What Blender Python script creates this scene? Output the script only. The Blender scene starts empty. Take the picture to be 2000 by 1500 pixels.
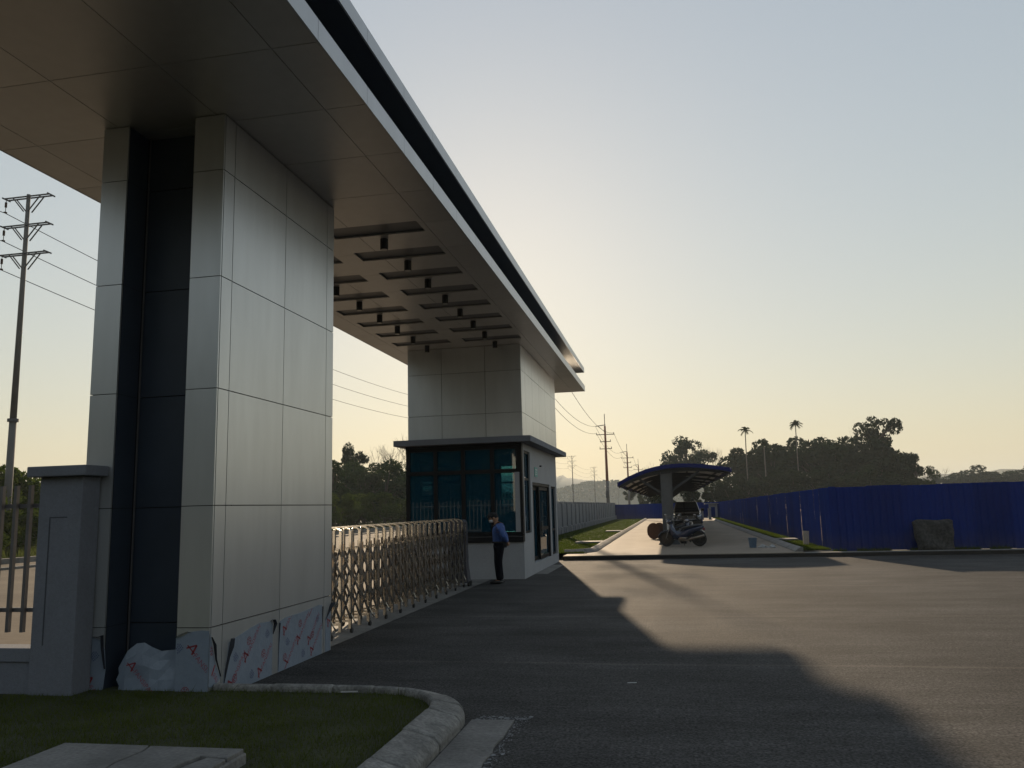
import bpy, bmesh, math, random
import numpy as np
from mathutils import Vector, Matrix, Euler
R = math.radians
rnd = random.Random(7)
sc = bpy.context.scene
COL = sc.collection

# ------------------------------------------------------------------ camera, sky, sun, exposure
cam_d = bpy.data.cameras.new('camera')
cam = bpy.data.objects.new('camera', cam_d)
COL.objects.link(cam)
cam_d.sensor_width = 36.0
cam_d.lens = 36.0 * 1560 / 2000
cam_d.clip_start = 0.1
cam_d.clip_end = 6000
_yaw, _pitch, _roll = -0.18996, 0.15429, -0.02695
_f = Vector((math.sin(_yaw) * math.cos(_pitch), math.cos(_yaw) * math.cos(_pitch), math.sin(_pitch)))
_r = _f.cross(Vector((0, 0, 1))).normalized()
_u = _r.cross(_f)
_r2 = math.cos(_roll) * _r + math.sin(_roll) * _u
_u2 = -math.sin(_roll) * _r + math.cos(_roll) * _u
cam.matrix_world = Matrix(((_r2.x, _u2.x, -_f.x, 0), (_r2.y, _u2.y, -_f.y, 0), (_r2.z, _u2.z, -_f.z, 1.75), (0, 0, 0, 1)))
sc.camera = cam

SUN_EL, SUN_AZ = R(17.1), R(-12.3)          # azimuth measured from +Y towards +X
world = bpy.data.worlds.new('World')
sc.world = world
world.use_nodes = True
wn = world.node_tree
wn.nodes.clear()
sky = wn.nodes.new('ShaderNodeTexSky')
sky.sky_type = 'NISHITA'
sky.sun_disc = False
sky.sun_elevation = SUN_EL
sky.sun_rotation = SUN_AZ
sky.altitude = 0
sky.air_density = 2.0
sky.dust_density = 0.42
sky.ozone_density = 1.0
bg = wn.nodes.new('ShaderNodeBackground')
bg.inputs['Strength'].default_value = 0.131
wo = wn.nodes.new('ShaderNodeOutputWorld')
# an even haze flattens the whole sky dome: lower contrast and a touch less green everywhere
gam = wn.nodes.new('ShaderNodeGamma')
gam.inputs['Gamma'].default_value = 0.46
tint = wn.nodes.new('ShaderNodeMix'); tint.data_type = 'RGBA'; tint.blend_type = 'MULTIPLY'
tint.inputs['Factor'].default_value = 1.0
tint.inputs['B'].default_value = (0.95, 0.972, 1.06, 1)
wn.links.new(sky.outputs[0], gam.inputs[0])
wn.links.new(gam.outputs[0], tint.inputs['A'])
wn.links.new(tint.outputs['Result'], bg.inputs[0])
wn.links.new(bg.outputs[0], wo.inputs[0])

sun_d = bpy.data.lights.new('sun', 'SUN')
sun_d.energy = 3.2
sun_d.angle = R(0.9)
sun_d.color = (1.0, 0.77, 0.52)
sun = bpy.data.objects.new('sun', sun_d)
COL.objects.link(sun)
_sd = Vector((math.sin(SUN_AZ) * math.cos(SUN_EL), math.cos(SUN_AZ) * math.cos(SUN_EL), math.sin(SUN_EL)))
sun.rotation_euler = _sd.to_track_quat('Z', 'Y').to_euler()
sun.location = (-20, 40, 60)

sc.view_settings.view_transform = 'Standard'
sc.view_settings.look = 'None'
sc.view_settings.exposure = 1.0
sc.view_settings.gamma = 1.0
sc.view_settings.use_curve_mapping = False
sc.cycles.use_denoising = True
sc.cycles.max_bounces = 7
sc.cycles.diffuse_bounces = 3
sc.cycles.glossy_bounces = 3
sc.cycles.transmission_bounces = 5
sc.cycles.transparent_max_bounces = 12
sc.cycles.volume_bounces = 1
sc.cycles.caustics_reflective = False
sc.cycles.caustics_refractive = False

# ------------------------------------------------------------------ materials
MATS = {}


def mat(name, col, rough=0.6, metal=0.0, spec=0.5, var=0.0, vscale=3.0, vcol=None, fine=0.0, fscale=60.0,
        bump=0.0, bscale=40.0, stretch=(1, 1, 1), world_space=True, coat=0.0, rvar=0.0, orand=0.0):
    """Principled surface: base colour broken up by a large and a fine noise, with optional bump."""
    m = bpy.data.materials.new(name)
    m.use_nodes = True
    nt = m.node_tree
    b = nt.nodes['Principled BSDF']
    b.inputs['Base Color'].default_value = (*col, 1)
    b.inputs['Roughness'].default_value = rough
    b.inputs['Metallic'].default_value = metal
    b.inputs['Specular IOR Level'].default_value = spec
    if coat:
        b.inputs['Coat Weight'].default_value = coat
        b.inputs['Coat Roughness'].default_value = 0.08
    L = nt.links.new
    if var or fine or bump:
        if world_space:
            g = nt.nodes.new('ShaderNodeNewGeometry'); src = g.outputs['Position']
        else:
            g = nt.nodes.new('ShaderNodeTexCoord'); src = g.outputs['Object']
        mp = nt.nodes.new('ShaderNodeMapping')
        mp.inputs['Scale'].default_value = stretch
        L(src, mp.inputs['Vector'])
        src = mp.outputs['Vector']
    last = None
    if var:
        n = nt.nodes.new('ShaderNodeTexNoise')
        n.inputs['Scale'].default_value = vscale
        n.inputs['Detail'].default_value = 6
        n.inputs['Roughness'].default_value = 0.6
        L(src, n.inputs['Vector'])
        r = nt.nodes.new('ShaderNodeMapRange')
        r.inputs['From Min'].default_value = 0.3
        r.inputs['From Max'].default_value = 0.7
        L(n.outputs['Fac'], r.inputs['Value'])
        mx = nt.nodes.new('ShaderNodeMix'); mx.data_type = 'RGBA'
        vc = vcol or tuple(c * (1 - var) for c in col)
        mx.inputs['A'].default_value = (*col, 1)
        mx.inputs['B'].default_value = (*vc, 1)
        if vcol:
            mm = nt.nodes.new('ShaderNodeMath'); mm.operation = 'MULTIPLY'
            mm.inputs[1].default_value = var
            L(r.outputs[0], mm.inputs[0]); L(mm.outputs[0], mx.inputs['Factor'])
        else:
            L(r.outputs[0], mx.inputs['Factor'])
        last = mx.outputs['Result']
        L(last, b.inputs['Base Color'])
        if rvar:
            rr = nt.nodes.new('ShaderNodeMapRange')
            rr.inputs['From Min'].default_value = 0.3
            rr.inputs['From Max'].default_value = 0.7
            rr.inputs['To Min'].default_value = rough - rvar
            rr.inputs['To Max'].default_value = rough + rvar
            L(n.outputs['Fac'], rr.inputs['Value']); L(rr.outputs[0], b.inputs['Roughness'])
    if fine:
        n2 = nt.nodes.new('ShaderNodeTexNoise')
        n2.inputs['Scale'].default_value = fscale
        n2.inputs['Detail'].default_value = 3
        L(src, n2.inputs['Vector'])
        r2 = nt.nodes.new('ShaderNodeMapRange')
        r2.inputs['From Min'].default_value = 0.3
        r2.inputs['From Max'].default_value = 0.7
        r2.inputs['To Min'].default_value = 1 - fine
        r2.inputs['To Max'].default_value = 1 + fine
        L(n2.outputs['Fac'], r2.inputs['Value'])
        mx2 = nt.nodes.new('ShaderNodeMix'); mx2.data_type = 'RGBA'; mx2.blend_type = 'MULTIPLY'
        mx2.inputs['Factor'].default_value = 1
        if last: L(last, mx2.inputs['A'])
        else: mx2.inputs['A'].default_value = (*col, 1)
        L(r2.outputs[0], mx2.inputs['B'])
        L(mx2.outputs['Result'], b.inputs['Base Color'])
    if bump:
        n3 = nt.nodes.new('ShaderNodeTexNoise')
        n3.inputs['Scale'].default_value = bscale
        n3.inputs['Detail'].default_value = 4
        L(src, n3.inputs['Vector'])
        bp = nt.nodes.new('ShaderNodeBump')
        bp.inputs['Strength'].default_value = bump
        bp.inputs['Distance'].default_value = 0.02
        L(n3.outputs['Fac'], bp.inputs['Height'])
        L(bp.outputs['Normal'], b.inputs['Normal'])
    if orand:
        oi = nt.nodes.new('ShaderNodeObjectInfo')
        ro = nt.nodes.new('ShaderNodeMapRange')
        ro.inputs['To Min'].default_value = 1 - orand
        ro.inputs['To Max'].default_value = 1 + orand
        L(oi.outputs['Random'], ro.inputs['Value'])
        m3 = nt.nodes.new('ShaderNodeMix'); m3.data_type = 'RGBA'; m3.blend_type = 'MULTIPLY'
        m3.inputs['Factor'].default_value = 1
        if b.inputs['Base Color'].links: L(b.inputs['Base Color'].links[0].from_socket, m3.inputs['A'])
        else: m3.inputs['A'].default_value = (*col, 1)
        L(ro.outputs[0], m3.inputs['B']); L(m3.outputs['Result'], b.inputs['Base Color'])
    MATS[name] = m
    return m


def leaf_mat(name, col, trans=0.35):
    m = bpy.data.materials.new(name); m.use_nodes = True
    nt = m.node_tree; L = nt.links.new
    nt.nodes.clear()
    o = nt.nodes.new('ShaderNodeOutputMaterial')
    d = nt.nodes.new('ShaderNodeBsdfDiffuse'); t = nt.nodes.new('ShaderNodeBsdfTranslucent')
    g = nt.nodes.new('ShaderNodeNewGeometry')
    n = nt.nodes.new('ShaderNodeTexNoise'); n.inputs['Scale'].default_value = 0.8; n.inputs['Detail'].default_value = 3
    L(g.outputs['Position'], n.inputs['Vector'])
    mx = nt.nodes.new('ShaderNodeMix'); mx.data_type = 'RGBA'
    mx.inputs['A'].default_value = (*[c * 0.65 for c in col], 1)
    mx.inputs['B'].default_value = (col[0] * 1.35, col[1] * 1.3, col[2] * 1.1, 1)
    L(n.outputs['Fac'], mx.inputs['Factor'])
    L(mx.outputs['Result'], d.inputs['Color']); L(mx.outputs['Result'], t.inputs['Color'])
    ms = nt.nodes.new('ShaderNodeMixShader'); ms.inputs[0].default_value = trans
    L(d.outputs[0], ms.inputs[1]); L(t.outputs[0], ms.inputs[2]); L(ms.outputs[0], o.inputs[0])
    MATS[name] = m
    return m


def glass_mat(name, tint, ior=1.5, rough=0.0, body=None):
    m = bpy.data.materials.new(name); m.use_nodes = True
    nt = m.node_tree; L = nt.links.new
    nt.nodes.clear()
    o = nt.nodes.new('ShaderNodeOutputMaterial')
    t = nt.nodes.new('ShaderNodeBsdfTransparent'); t.inputs[0].default_value = (*tint, 1)
    g = nt.nodes.new('ShaderNodeBsdfGlossy'); g.inputs['Roughness'].default_value = rough
    f = nt.nodes.new('ShaderNodeFresnel'); f.inputs['IOR'].default_value = ior
    ms = nt.nodes.new('ShaderNodeMixShader')
    if body:
        d = nt.nodes.new('ShaderNodeBsdfDiffuse'); d.inputs[0].default_value = (*body, 1)
        m0 = nt.nodes.new('ShaderNodeMixShader'); m0.inputs[0].default_value = 0.4
        L(t.outputs[0], m0.inputs[1]); L(d.outputs[0], m0.inputs[2]); t = m0
    L(f.outputs[0], ms.inputs[0]); L(t.outputs[0], ms.inputs[1]); L(g.outputs[0], ms.inputs[2]); L(ms.outputs[0], o.inputs[0])
    MATS[name] = m
    return m


def asphalt_mat():
    m = mat('asphalt', (0.086, 0.084, 0.082), rough=0.85, spec=0.08, var=0.5, vscale=0.35, fine=0.6, fscale=45, bump=0.7, bscale=90)
    nt = m.node_tree; L = nt.links.new
    b = nt.nodes['Principled BSDF']
    src = b.inputs['Base Color'].links[0].from_socket
    g = nt.nodes.new('ShaderNodeNewGeometry')
    mp = nt.nodes.new('ShaderNodeMapping'); mp.inputs['Scale'].default_value = (0.35, 1.3, 1)
    L(g.outputs['Position'], mp.inputs['Vector'])
    n = nt.nodes.new('ShaderNodeTexNoise'); n.inputs['Scale'].default_value = 1.3; n.inputs['Detail'].default_value = 12
    n.inputs['Roughness'].default_value = 0.74
    L(mp.outputs[0], n.inputs['Vector'])
    r = nt.nodes.new('ShaderNodeMapRange')
    r.inputs['From Min'].default_value = 0.35; r.inputs['From Max'].default_value = 0.68
    r.inputs['To Min'].default_value = 0.74; r.inputs['To Max'].default_value = 1.32
    L(n.outputs['Fac'], r.inputs['Value'])
    mx = nt.nodes.new('ShaderNodeMix'); mx.data_type = 'RGBA'; mx.blend_type = 'MULTIPLY'; mx.inputs['Factor'].default_value = 1
    L(src, mx.inputs['A']); L(r.outputs[0], mx.inputs['B'])
    # grainy mottling of the aggregate
    ng_ = nt.nodes.new('ShaderNodeTexNoise'); ng_.inputs['Scale'].default_value = 17; ng_.inputs['Detail'].default_value = 10
    ng_.inputs['Roughness'].default_value = 0.8
    L(g.outputs['Position'], ng_.inputs['Vector'])
    rg0 = nt.nodes.new('ShaderNodeMapRange'); rg0.inputs['From Min'].default_value = 0.35; rg0.inputs['From Max'].default_value = 0.65
    rg0.inputs['To Min'].default_value = 0.6; rg0.inputs['To Max'].default_value = 1.4
    L(ng_.outputs['Fac'], rg0.inputs['Value'])
    mg0 = nt.nodes.new('ShaderNodeMix'); mg0.data_type = 'RGBA'; mg0.blend_type = 'MULTIPLY'; mg0.inputs['Factor'].default_value = 1
    L(mx.outputs['Result'], mg0.inputs['A']); L(rg0.outputs[0], mg0.inputs['B'])
    mx = mg0
    # pale dusty paving joints running across the road
    sp = nt.nodes.new('ShaderNodeSeparateXYZ'); L(g.outputs['Position'], sp.inputs[0])
    wob = nt.nodes.new('ShaderNodeTexNoise'); wob.inputs['Scale'].default_value = 0.5; L(g.outputs['Position'], wob.inputs['Vector'])
    last = mx.outputs['Result']
    for y0 in (13.25, 17.9, 22.1, 9.35):
        a = nt.nodes.new('ShaderNodeMath'); a.operation = 'MULTIPLY_ADD'; a.inputs[1].default_value = 0.25; a.inputs[2].default_value = -y0 - 0.125
        L(wob.outputs['Fac'], a.inputs[0])
        s = nt.nodes.new('ShaderNodeMath'); s.operation = 'ADD'; L(sp.outputs['Y'], s.inputs[0]); L(a.outputs[0], s.inputs[1])
        ab = nt.nodes.new('ShaderNodeMath'); ab.operation = 'ABSOLUTE'; L(s.outputs[0], ab.inputs[0])
        mr = nt.nodes.new('ShaderNodeMapRange'); mr.inputs['From Min'].default_value = 0.0; mr.inputs['From Max'].default_value = 0.05
        mr.inputs['To Min'].default_value = 0.45; mr.inputs['To Max'].default_value = 0.0
        L(ab.outputs[0], mr.inputs['Value'])
        k = nt.nodes.new('ShaderNodeMath'); k.operation = 'MULTIPLY'; L(mr.outputs[0], k.inputs[0]); L(n.outputs['Fac'], k.inputs[1])
        m2 = nt.nodes.new('ShaderNodeMix'); m2.data_type = 'RGBA'; m2.inputs['B'].default_value = (0.22, 0.2, 0.17, 1)
        L(k.outputs[0], m2.inputs['Factor']); L(last, m2.inputs['A']); last = m2.outputs['Result']
    L(last, b.inputs['Base Color'])
    return m


asphalt_mat()
mat('road_concrete', (0.175, 0.145, 0.11), 0.85, spec=0.1, var=0.4, vscale=0.4, fine=0.12, fscale=12, stretch=(0.3, 1, 1))
mat('concrete', (0.265, 0.22, 0.17), 0.8, spec=0.2, var=0.35, vscale=0.5, fine=0.12, fscale=20, bump=0.25, bscale=30, stretch=(1, 0.5, 1))
mat('old_concrete', (0.20, 0.195, 0.185), 0.8, var=0.45, vscale=2.2, fine=0.2, fscale=35, bump=0.5, bscale=25)
mat('kerb_concrete', (0.25, 0.245, 0.23), 0.85, var=0.55, vscale=5.5, fine=0.3, fscale=40, bump=1.0, bscale=12, orand=0.15)
mat('mortar_dark', (0.18, 0.17, 0.155), 0.9, var=0.3, vscale=8)
mat('dust_white', (0.24, 0.25, 0.26), 0.9, var=0.5, vscale=20)
mat('soil', (0.10, 0.08, 0.055), 0.95, var=0.6, vscale=0.3, vcol=(0.04, 0.06, 0.02), fine=0.25, fscale=8, bump=0.6, bscale=6)
mat('turf', (0.045, 0.05, 0.018), 0.95, var=0.5, vscale=1.8, fine=0.35, fscale=40, bump=0.8, bscale=60)
mat('cladding', (0.555, 0.575, 0.59), 0.33, metal=0.68, spec=0.5, var=0.10, vscale=1.6, stretch=(2, 2, 0.35), fine=0.02, fscale=5, orand=0.035)
mat('cladding_soffit', (0.50, 0.495, 0.485), 0.40, metal=0.5, var=0.08, vscale=1.3, fine=0.03, fscale=7, orand=0.05)
mat('fascia', (0.46, 0.48, 0.50), 0.34, metal=0.5, var=0.12, vscale=2.4, stretch=(1, 1, 0.3))
mat('joint_dark', (0.02, 0.02, 0.02), 0.9)
mat('dark_panel', (0.034, 0.046, 0.068), 0.42, spec=0.35, var=0.2, vscale=2.0)
mat('recess_grey', (0.16, 0.165, 0.175), 0.5, metal=0.2)
mat('groove', (0.05, 0.054, 0.065), 0.8)
mat('lamp_black', (0.008, 0.008, 0.008), 0.45)
mat('lamp_lens', (0.25, 0.25, 0.24), 0.3)
mat('render_white', (0.33, 0.34, 0.36), 0.75, var=0.12, vscale=1.5, fine=0.05, fscale=25, bump=0.1, bscale=60)
mat('render_grey', (0.17, 0.183, 0.215), 0.85, var=0.16, vscale=2.5, fine=0.08, fscale=40, bump=0.3, bscale=80)
mat('wall_grey', (0.20, 0.21, 0.225), 0.85, var=0.2, vscale=1.2, fine=0.08, fscale=15)
mat('frame_black', (0.008, 0.008, 0.009), 0.5, spec=0.2)
mat('steel_paint', (0.14, 0.135, 0.14), 0.5, metal=0.3, var=0.2, vscale=8)
mat('stainless', (0.44, 0.42, 0.385), 0.28, metal=1.0, var=0.15, vscale=6, rvar=0.06)
mat('stainless_dull', (0.24, 0.20, 0.16), 0.35, metal=0.9, var=0.2, vscale=6)
mat('motor_box', (0.10, 0.10, 0.12), 0.4, metal=0.4)
mat('rubber', (0.012, 0.012, 0.012), 0.7)
mat('film', (0.215, 0.26, 0.325), 0.35, spec=0.5, var=0.12, vscale=9, bump=0.25, bscale=14)
mat('film_dark', (0.02, 0.022, 0.03), 0.5)
mat('print_red', (0.22, 0.02, 0.03), 0.5)
mat('print_pink', (0.26, 0.08, 0.12), 0.5)
mat('print_blue', (0.06, 0.08, 0.17), 0.5)
mat('print_dark', (0.03, 0.03, 0.045), 0.5)
mat('blue_sheet', (0.002, 0.023, 0.17), 0.7, spec=0.0, orand=0.12, var=0.22, vscale=1.1, fine=0.06, fscale=14, stretch=(1, 1, 0.3), rvar=0.08)
nt = MATS['blue_sheet'].node_tree
b_ = nt.nodes['Principled BSDF']
src_ = b_.inputs['Base Color'].links[0].from_socket
ge = nt.nodes.new('ShaderNodeNewGeometry'); sp_ = nt.nodes.new('ShaderNodeSeparateXYZ'); nz_ = nt.nodes.new('ShaderNodeTexNoise')
nz_.inputs['Scale'].default_value = 2.5; nz_.inputs['Detail'].default_value = 8
mr_ = nt.nodes.new('ShaderNodeMapRange'); mr_.inputs['From Min'].default_value = 0.1; mr_.inputs['From Max'].default_value = 0.75
mr_.inputs['To Min'].default_value = 0.75; mr_.inputs['To Max'].default_value = 0.06
mu_ = nt.nodes.new('ShaderNodeMath'); mu_.operation = 'MULTIPLY'
mi_ = nt.nodes.new('ShaderNodeMix'); mi_.data_type = 'RGBA'; mi_.inputs['B'].default_value = (0.06, 0.06, 0.07, 1)
nt.links.new(ge.outputs['Position'], sp_.inputs[0]); nt.links.new(ge.outputs['Position'], nz_.inputs['Vector'])
nt.links.new(sp_.outputs['Z'], mr_.inputs['Value']); nt.links.new(mr_.outputs[0], mu_.inputs[0]); nt.links.new(nz_.outputs['Fac'], mu_.inputs[1])
nt.links.new(mu_.outputs[0], mi_.inputs['Factor']); nt.links.new(src_, mi_.inputs['A']); nt.links.new(mi_.outputs['Result'], b_.inputs['Base Color'])
mat('carport_blue', (0.008, 0.016, 0.12), 0.5, spec=0.2, var=0.15, vscale=3)
mat('carport_steel', (0.055, 0.06, 0.065), 0.5, metal=0.2, var=0.2, vscale=6)
mat('carport_under', (0.78, 0.77, 0.72), 0.5, var=0.15, vscale=2)
mat('carport_post', (0.13, 0.135, 0.14), 0.5, metal=0.2, var=0.2, vscale=6)
mat('carport_top', (0.05, 0.08, 0.28), 0.4)
mat('pole_concrete', (0.12, 0.115, 0.11), 0.85, var=0.25, vscale=1.5, world_space=False)
mat('pole_red', (0.25, 0.085, 0.045), 0.7, var=0.25, vscale=1.5, world_space=False)
mat('galvanised', (0.08, 0.08, 0.085), 0.7, metal=0.2)
mat('insulator', (0.04, 0.02, 0.015), 0.9, spec=0.05)
mat('wire', (0.03, 0.03, 0.03), 0.95, spec=0.0)
mat('bark', (0.07, 0.055, 0.04), 0.95, var=0.4, vscale=5, world_space=False)
mat('bark_pale', (0.16, 0.14, 0.115), 0.95, var=0.3, vscale=3, world_space=False)
leaf_mat('leaf_dark', (0.016, 0.030, 0.014), 0.2)
leaf_mat('leaf_mid', (0.022, 0.042, 0.014), 0.25)
leaf_mat('leaf_bush', (0.050, 0.075, 0.016), 0.4)
leaf_mat('leaf_palm', (0.035, 0.045, 0.018), 0.3)
leaf_mat('grass_near', (0.090, 0.112, 0.025), 0.35)
leaf_mat('grass_far', (0.055, 0.085, 0.014), 0.45)
leaf_mat('weed', (0.075, 0.095, 0.03), 0.45)
mat('hill', (0.05, 0.06, 0.03), 0.95, var=0.5, vscale=0.05)
mat('shirt', (0.05, 0.11, 0.33), 0.8, var=0.3, vscale=9, bump=1.0, bscale=16)
mat('badge_dark', (0.02, 0.03, 0.10), 0.7)
mat('trousers', (0.006, 0.006, 0.010), 0.9, spec=0.1)
mat('skin', (0.33, 0.19, 0.12), 0.55)
mat('mask', (0.55, 0.56, 0.58), 0.8)
mat('black_cloth', (0.008, 0.008, 0.010), 0.85)
mat('shoe', (0.012, 0.011, 0.010), 0.4)
mat('bike_blue', (0.004, 0.016, 0.055), 0.22, spec=0.6, coat=0.6)
mat('bike_black', (0.010, 0.010, 0.011), 0.3, coat=0.4)
mat('bike_silver', (0.32, 0.32, 0.33), 0.25, metal=1.0)
mat('car_black', (0.006, 0.006, 0.008), 0.15, spec=0.6, coat=0.8)
mat('car_glass', (0.006, 0.008, 0.010), 0.05, spec=0.7)
mat('headlamp', (0.45, 0.46, 0.47), 0.1, metal=0.6)
mat('plate', (0.6, 0.6, 0.58), 0.5)
mat('drum_wood', (0.13, 0.055, 0.028), 0.8, var=0.35, vscale=9, stretch=(1, 1, 4), world_space=False)
mat('bucket_blue', (0.10, 0.16, 0.24), 0.5, var=0.3, vscale=9)
mat('rag', (0.5, 0.5, 0.49), 0.9, var=0.3, vscale=20)
mat('plank', (0.62, 0.50, 0.36), 0.8, var=0.25, vscale=7, stretch=(3, 3, 0.6))
mat('stone', (0.022, 0.022, 0.021), 0.9, var=0.5, vscale=3.5, vcol=(0.07, 0.065, 0.06), fine=0.5, fscale=14, bump=0.8, bscale=9)
mat('sign_teal', (0.10, 0.33, 0.30), 0.5)
mat('curtain', (0.36, 0.37, 0.33), 0.85)
mat('interior', (0.30, 0.31, 0.32), 0.8)
mat('desk', (0.10, 0.07, 0.05), 0.5)
glass_mat('teal_glass', (0.30, 0.60, 0.68), body=(0.010, 0.085, 0.145))
mat('edge_black', (0.012, 0.011, 0.010), 0.8, var=0.4, vscale=9)
glass_mat('clear_glass', (0.80, 0.86, 0.84))


# ------------------------------------------------------------------ mesh helpers
def tag(o, label=None, cat=None, group=None, kind=None):
    if label: o['label'] = label
    if cat: o['category'] = cat
    if group: o['group'] = group
    if kind: o['kind'] = kind
    return o


def empty(name, loc=(0, 0, 0), rz=0.0, **k):
    o = bpy.data.objects.new(name, None)
    o.location = loc
    o.rotation_euler = (0, 0, rz)
    o.empty_display_size = 0.2
    COL.objects.link(o)
    return tag(o, **k)


class MB:
    def __init__(s):
        s.v = []; s.f = []

    def raw(s, v, f):
        n = len(s.v)
        s.v += [tuple(p) for p in v]
        s.f += [tuple(i + n for i in q) for q in f]
        return s

    def box(s, x0, x1, y0, y1, z0, z1):
        return s.raw([(x0, y0, z0), (x1, y0, z0), (x1, y1, z0), (x0, y1, z0), (x0, y0, z1), (x1, y0, z1), (x1, y1, z1), (x0, y1, z1)],
                     [(0, 3, 2, 1), (4, 5, 6, 7), (0, 1, 5, 4), (1, 2, 6, 5), (2, 3, 7, 6), (3, 0, 4, 7)])

    def tube(s, pts, rad, n=8, cap=True):
        pts = [Vector(p) for p in pts]
        if not isinstance(rad, (list, tuple)): rad = [rad] * len(pts)
        rings = []
        up = None
        for i, p in enumerate(pts):
            d = (pts[min(i + 1, len(pts) - 1)] - pts[max(i - 1, 0)]).normalized()
            if up is None:
                up = Vector((0, 0, 1)) if abs(d.z) < 0.9 else Vector((1, 0, 0))
            a = d.cross(up)
            if a.length < 1e-6: a = d.orthogonal()
            a.normalize(); b = a.cross(d); up = b
            rings.append([p + rad[i] * (math.cos(t) * a + math.sin(t) * b) for t in [2 * math.pi * k / n for k in range(n)]])
        v = [q for rg in rings for q in rg]; f = []
        for i in range(len(rings) - 1):
            for k in range(n):
                f.append((i * n + k, i * n + (k + 1) % n, (i + 1) * n + (k + 1) % n, (i + 1) * n + k))
        if cap:
            f.append(tuple(range(n - 1, -1, -1))); f.append(tuple((len(rings) - 1) * n + k for k in range(n)))
        return s.raw(v, f)

    def bar(s, p0, p1, w, h, up=(0, 0, 1)):
        p0, p1 = Vector(p0), Vector(p1)
        d = (p1 - p0).normalized(); u = Vector(up)
        a = d.cross(u)
        if a.length < 1e-5: a = d.orthogonal()
        a.normalize(); b = a.cross(d)
        v = []
        for p in (p0, p1):
            for sa, sb in ((-1, -1), (1, -1), (1, 1), (-1, 1)):
                v.append(p + a * sa * w / 2 + b * sb * h / 2)
        return s.raw(v, [(0, 3, 2, 1), (4, 5, 6, 7), (0, 1, 5, 4), (1, 2, 6, 5), (2, 3, 7, 6), (3, 0, 4, 7)])

    def prism(s, poly, y0, y1, axis='y'):
        n = len(poly)
        if axis == 'y': mk = lambda p, t: (p[0], t, p[1])
        elif axis == 'x': mk = lambda p, t: (t, p[0], p[1])
        else: mk = lambda p, t: (p[0], p[1], t)
        v = [mk(p, y0) for p in poly] + [mk(p, y1) for p in poly]
        f = [tuple(range(n)), tuple(range(2 * n - 1, n - 1, -1))]
        f += [(i, n + i, n + (i + 1) % n, (i + 1) % n) for i in range(n)]
        return s.raw(v, f)

    def disc(s, c, ax, r0, r1, w, n=24):
        """ring or wheel of outer radius r1, inner r0, width w about axis ax"""
        c = Vector(c); ax = Vector(ax).normalized(); a = ax.orthogonal().normalized(); b = ax.cross(a)
        v = []; f = []
        prof = [(r0, -w / 2), (r1, -w / 2), (r1, w / 2), (r0, w / 2)]
        for k in range(n):
            t = 2 * math.pi * k / n
            for r, o in prof:
                v.append(c + ax * o + r * (math.cos(t) * a + math.sin(t) * b))
        for k in range(n):
            for j in range(4):
                f.append((k * 4 + j, k * 4 + (j + 1) % 4, ((k + 1) % n) * 4 + (j + 1) % 4, ((k + 1) % n) * 4 + j))
        return s.raw(v, f)

    def torus(s, c, ax, R_, r, n=24, m=8):
        c = Vector(c); ax = Vector(ax).normalized(); a = ax.orthogonal().normalized(); b = ax.cross(a)
        v = []; f = []
        for k in range(n):
            t = 2 * math.pi * k / n; d = math.cos(t) * a + math.sin(t) * b
            for j in range(m):
                p = 2 * math.pi * j / m
                v.append(c + d * (R_ + r * math.cos(p)) + ax * r * math.sin(p))
        for k in range(n):
            for j in range(m):
                f.append((k * m + j, ((k + 1) % n) * m + j, ((k + 1) % n) * m + (j + 1) % m, k * m + (j + 1) % m))
        return s.raw(v, f)

    def loft(s, rings, cap=True):
        n = len(rings[0]); v = [p for r in rings for p in r]; f = []
        for i in range(len(rings) - 1):
            for k in range(n):
                f.append((i * n + k, i * n + (k + 1) % n, (i + 1) * n + (k + 1) % n, (i + 1) * n + k))
        if cap:
            f.append(tuple(range(n - 1, -1, -1))); f.append(tuple((len(rings) - 1) * n + k for k in range(n)))
        return s.raw(v, f)

    def mesh(s, name, m, smooth=False):
        me = bpy.data.meshes.new(name)
        me.from_pydata(s.v, [], s.f)
        bm = bmesh.new(); bm.from_mesh(me)
        bmesh.ops.recalc_face_normals(bm, faces=bm.faces)
        bm.to_mesh(me); bm.free()
        if m: me.materials.append(MATS[m] if isinstance(m, str) else m)
        if smooth:
            me.polygons.foreach_set('use_smooth', [True] * len(me.polygons))
        return me

    def build(s, name, m, parent=None, smooth=False, bevel=0.0, local=False, seg=2, **k):
        if parent is not None and not local:
            w = parent.matrix_basis.translation.copy()
            pp = parent
            while pp.parent is not None:
                pp = pp.parent; w = w + pp.matrix_basis.translation
            s.v = [(p[0] - w[0], p[1] - w[1], p[2] - w[2]) for p in s.v]
        o = bpy.data.objects.new(name, s.mesh(name, m, smooth))
        COL.objects.link(o)
        if parent is not None: o.parent = parent
        if bevel:
            md = o.modifiers.new('bevel', 'BEVEL'); md.width = bevel; md.segments = seg; md.limit_method = 'ANGLE'
        return tag(o, **k)


def copy_tree(o, parent=None, loc=None, rz=None, scale=None):
    c = o.copy(); COL.objects.link(c); c.parent = parent
    if loc is not None: c.location = loc
    if rz is not None: c.rotation_euler = (0, 0, rz)
    if scale is not None: c.scale = scale if hasattr(scale, '__len__') else (scale,) * 3
    for ch in list(o.children): copy_tree(ch, c)
    return c


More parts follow.
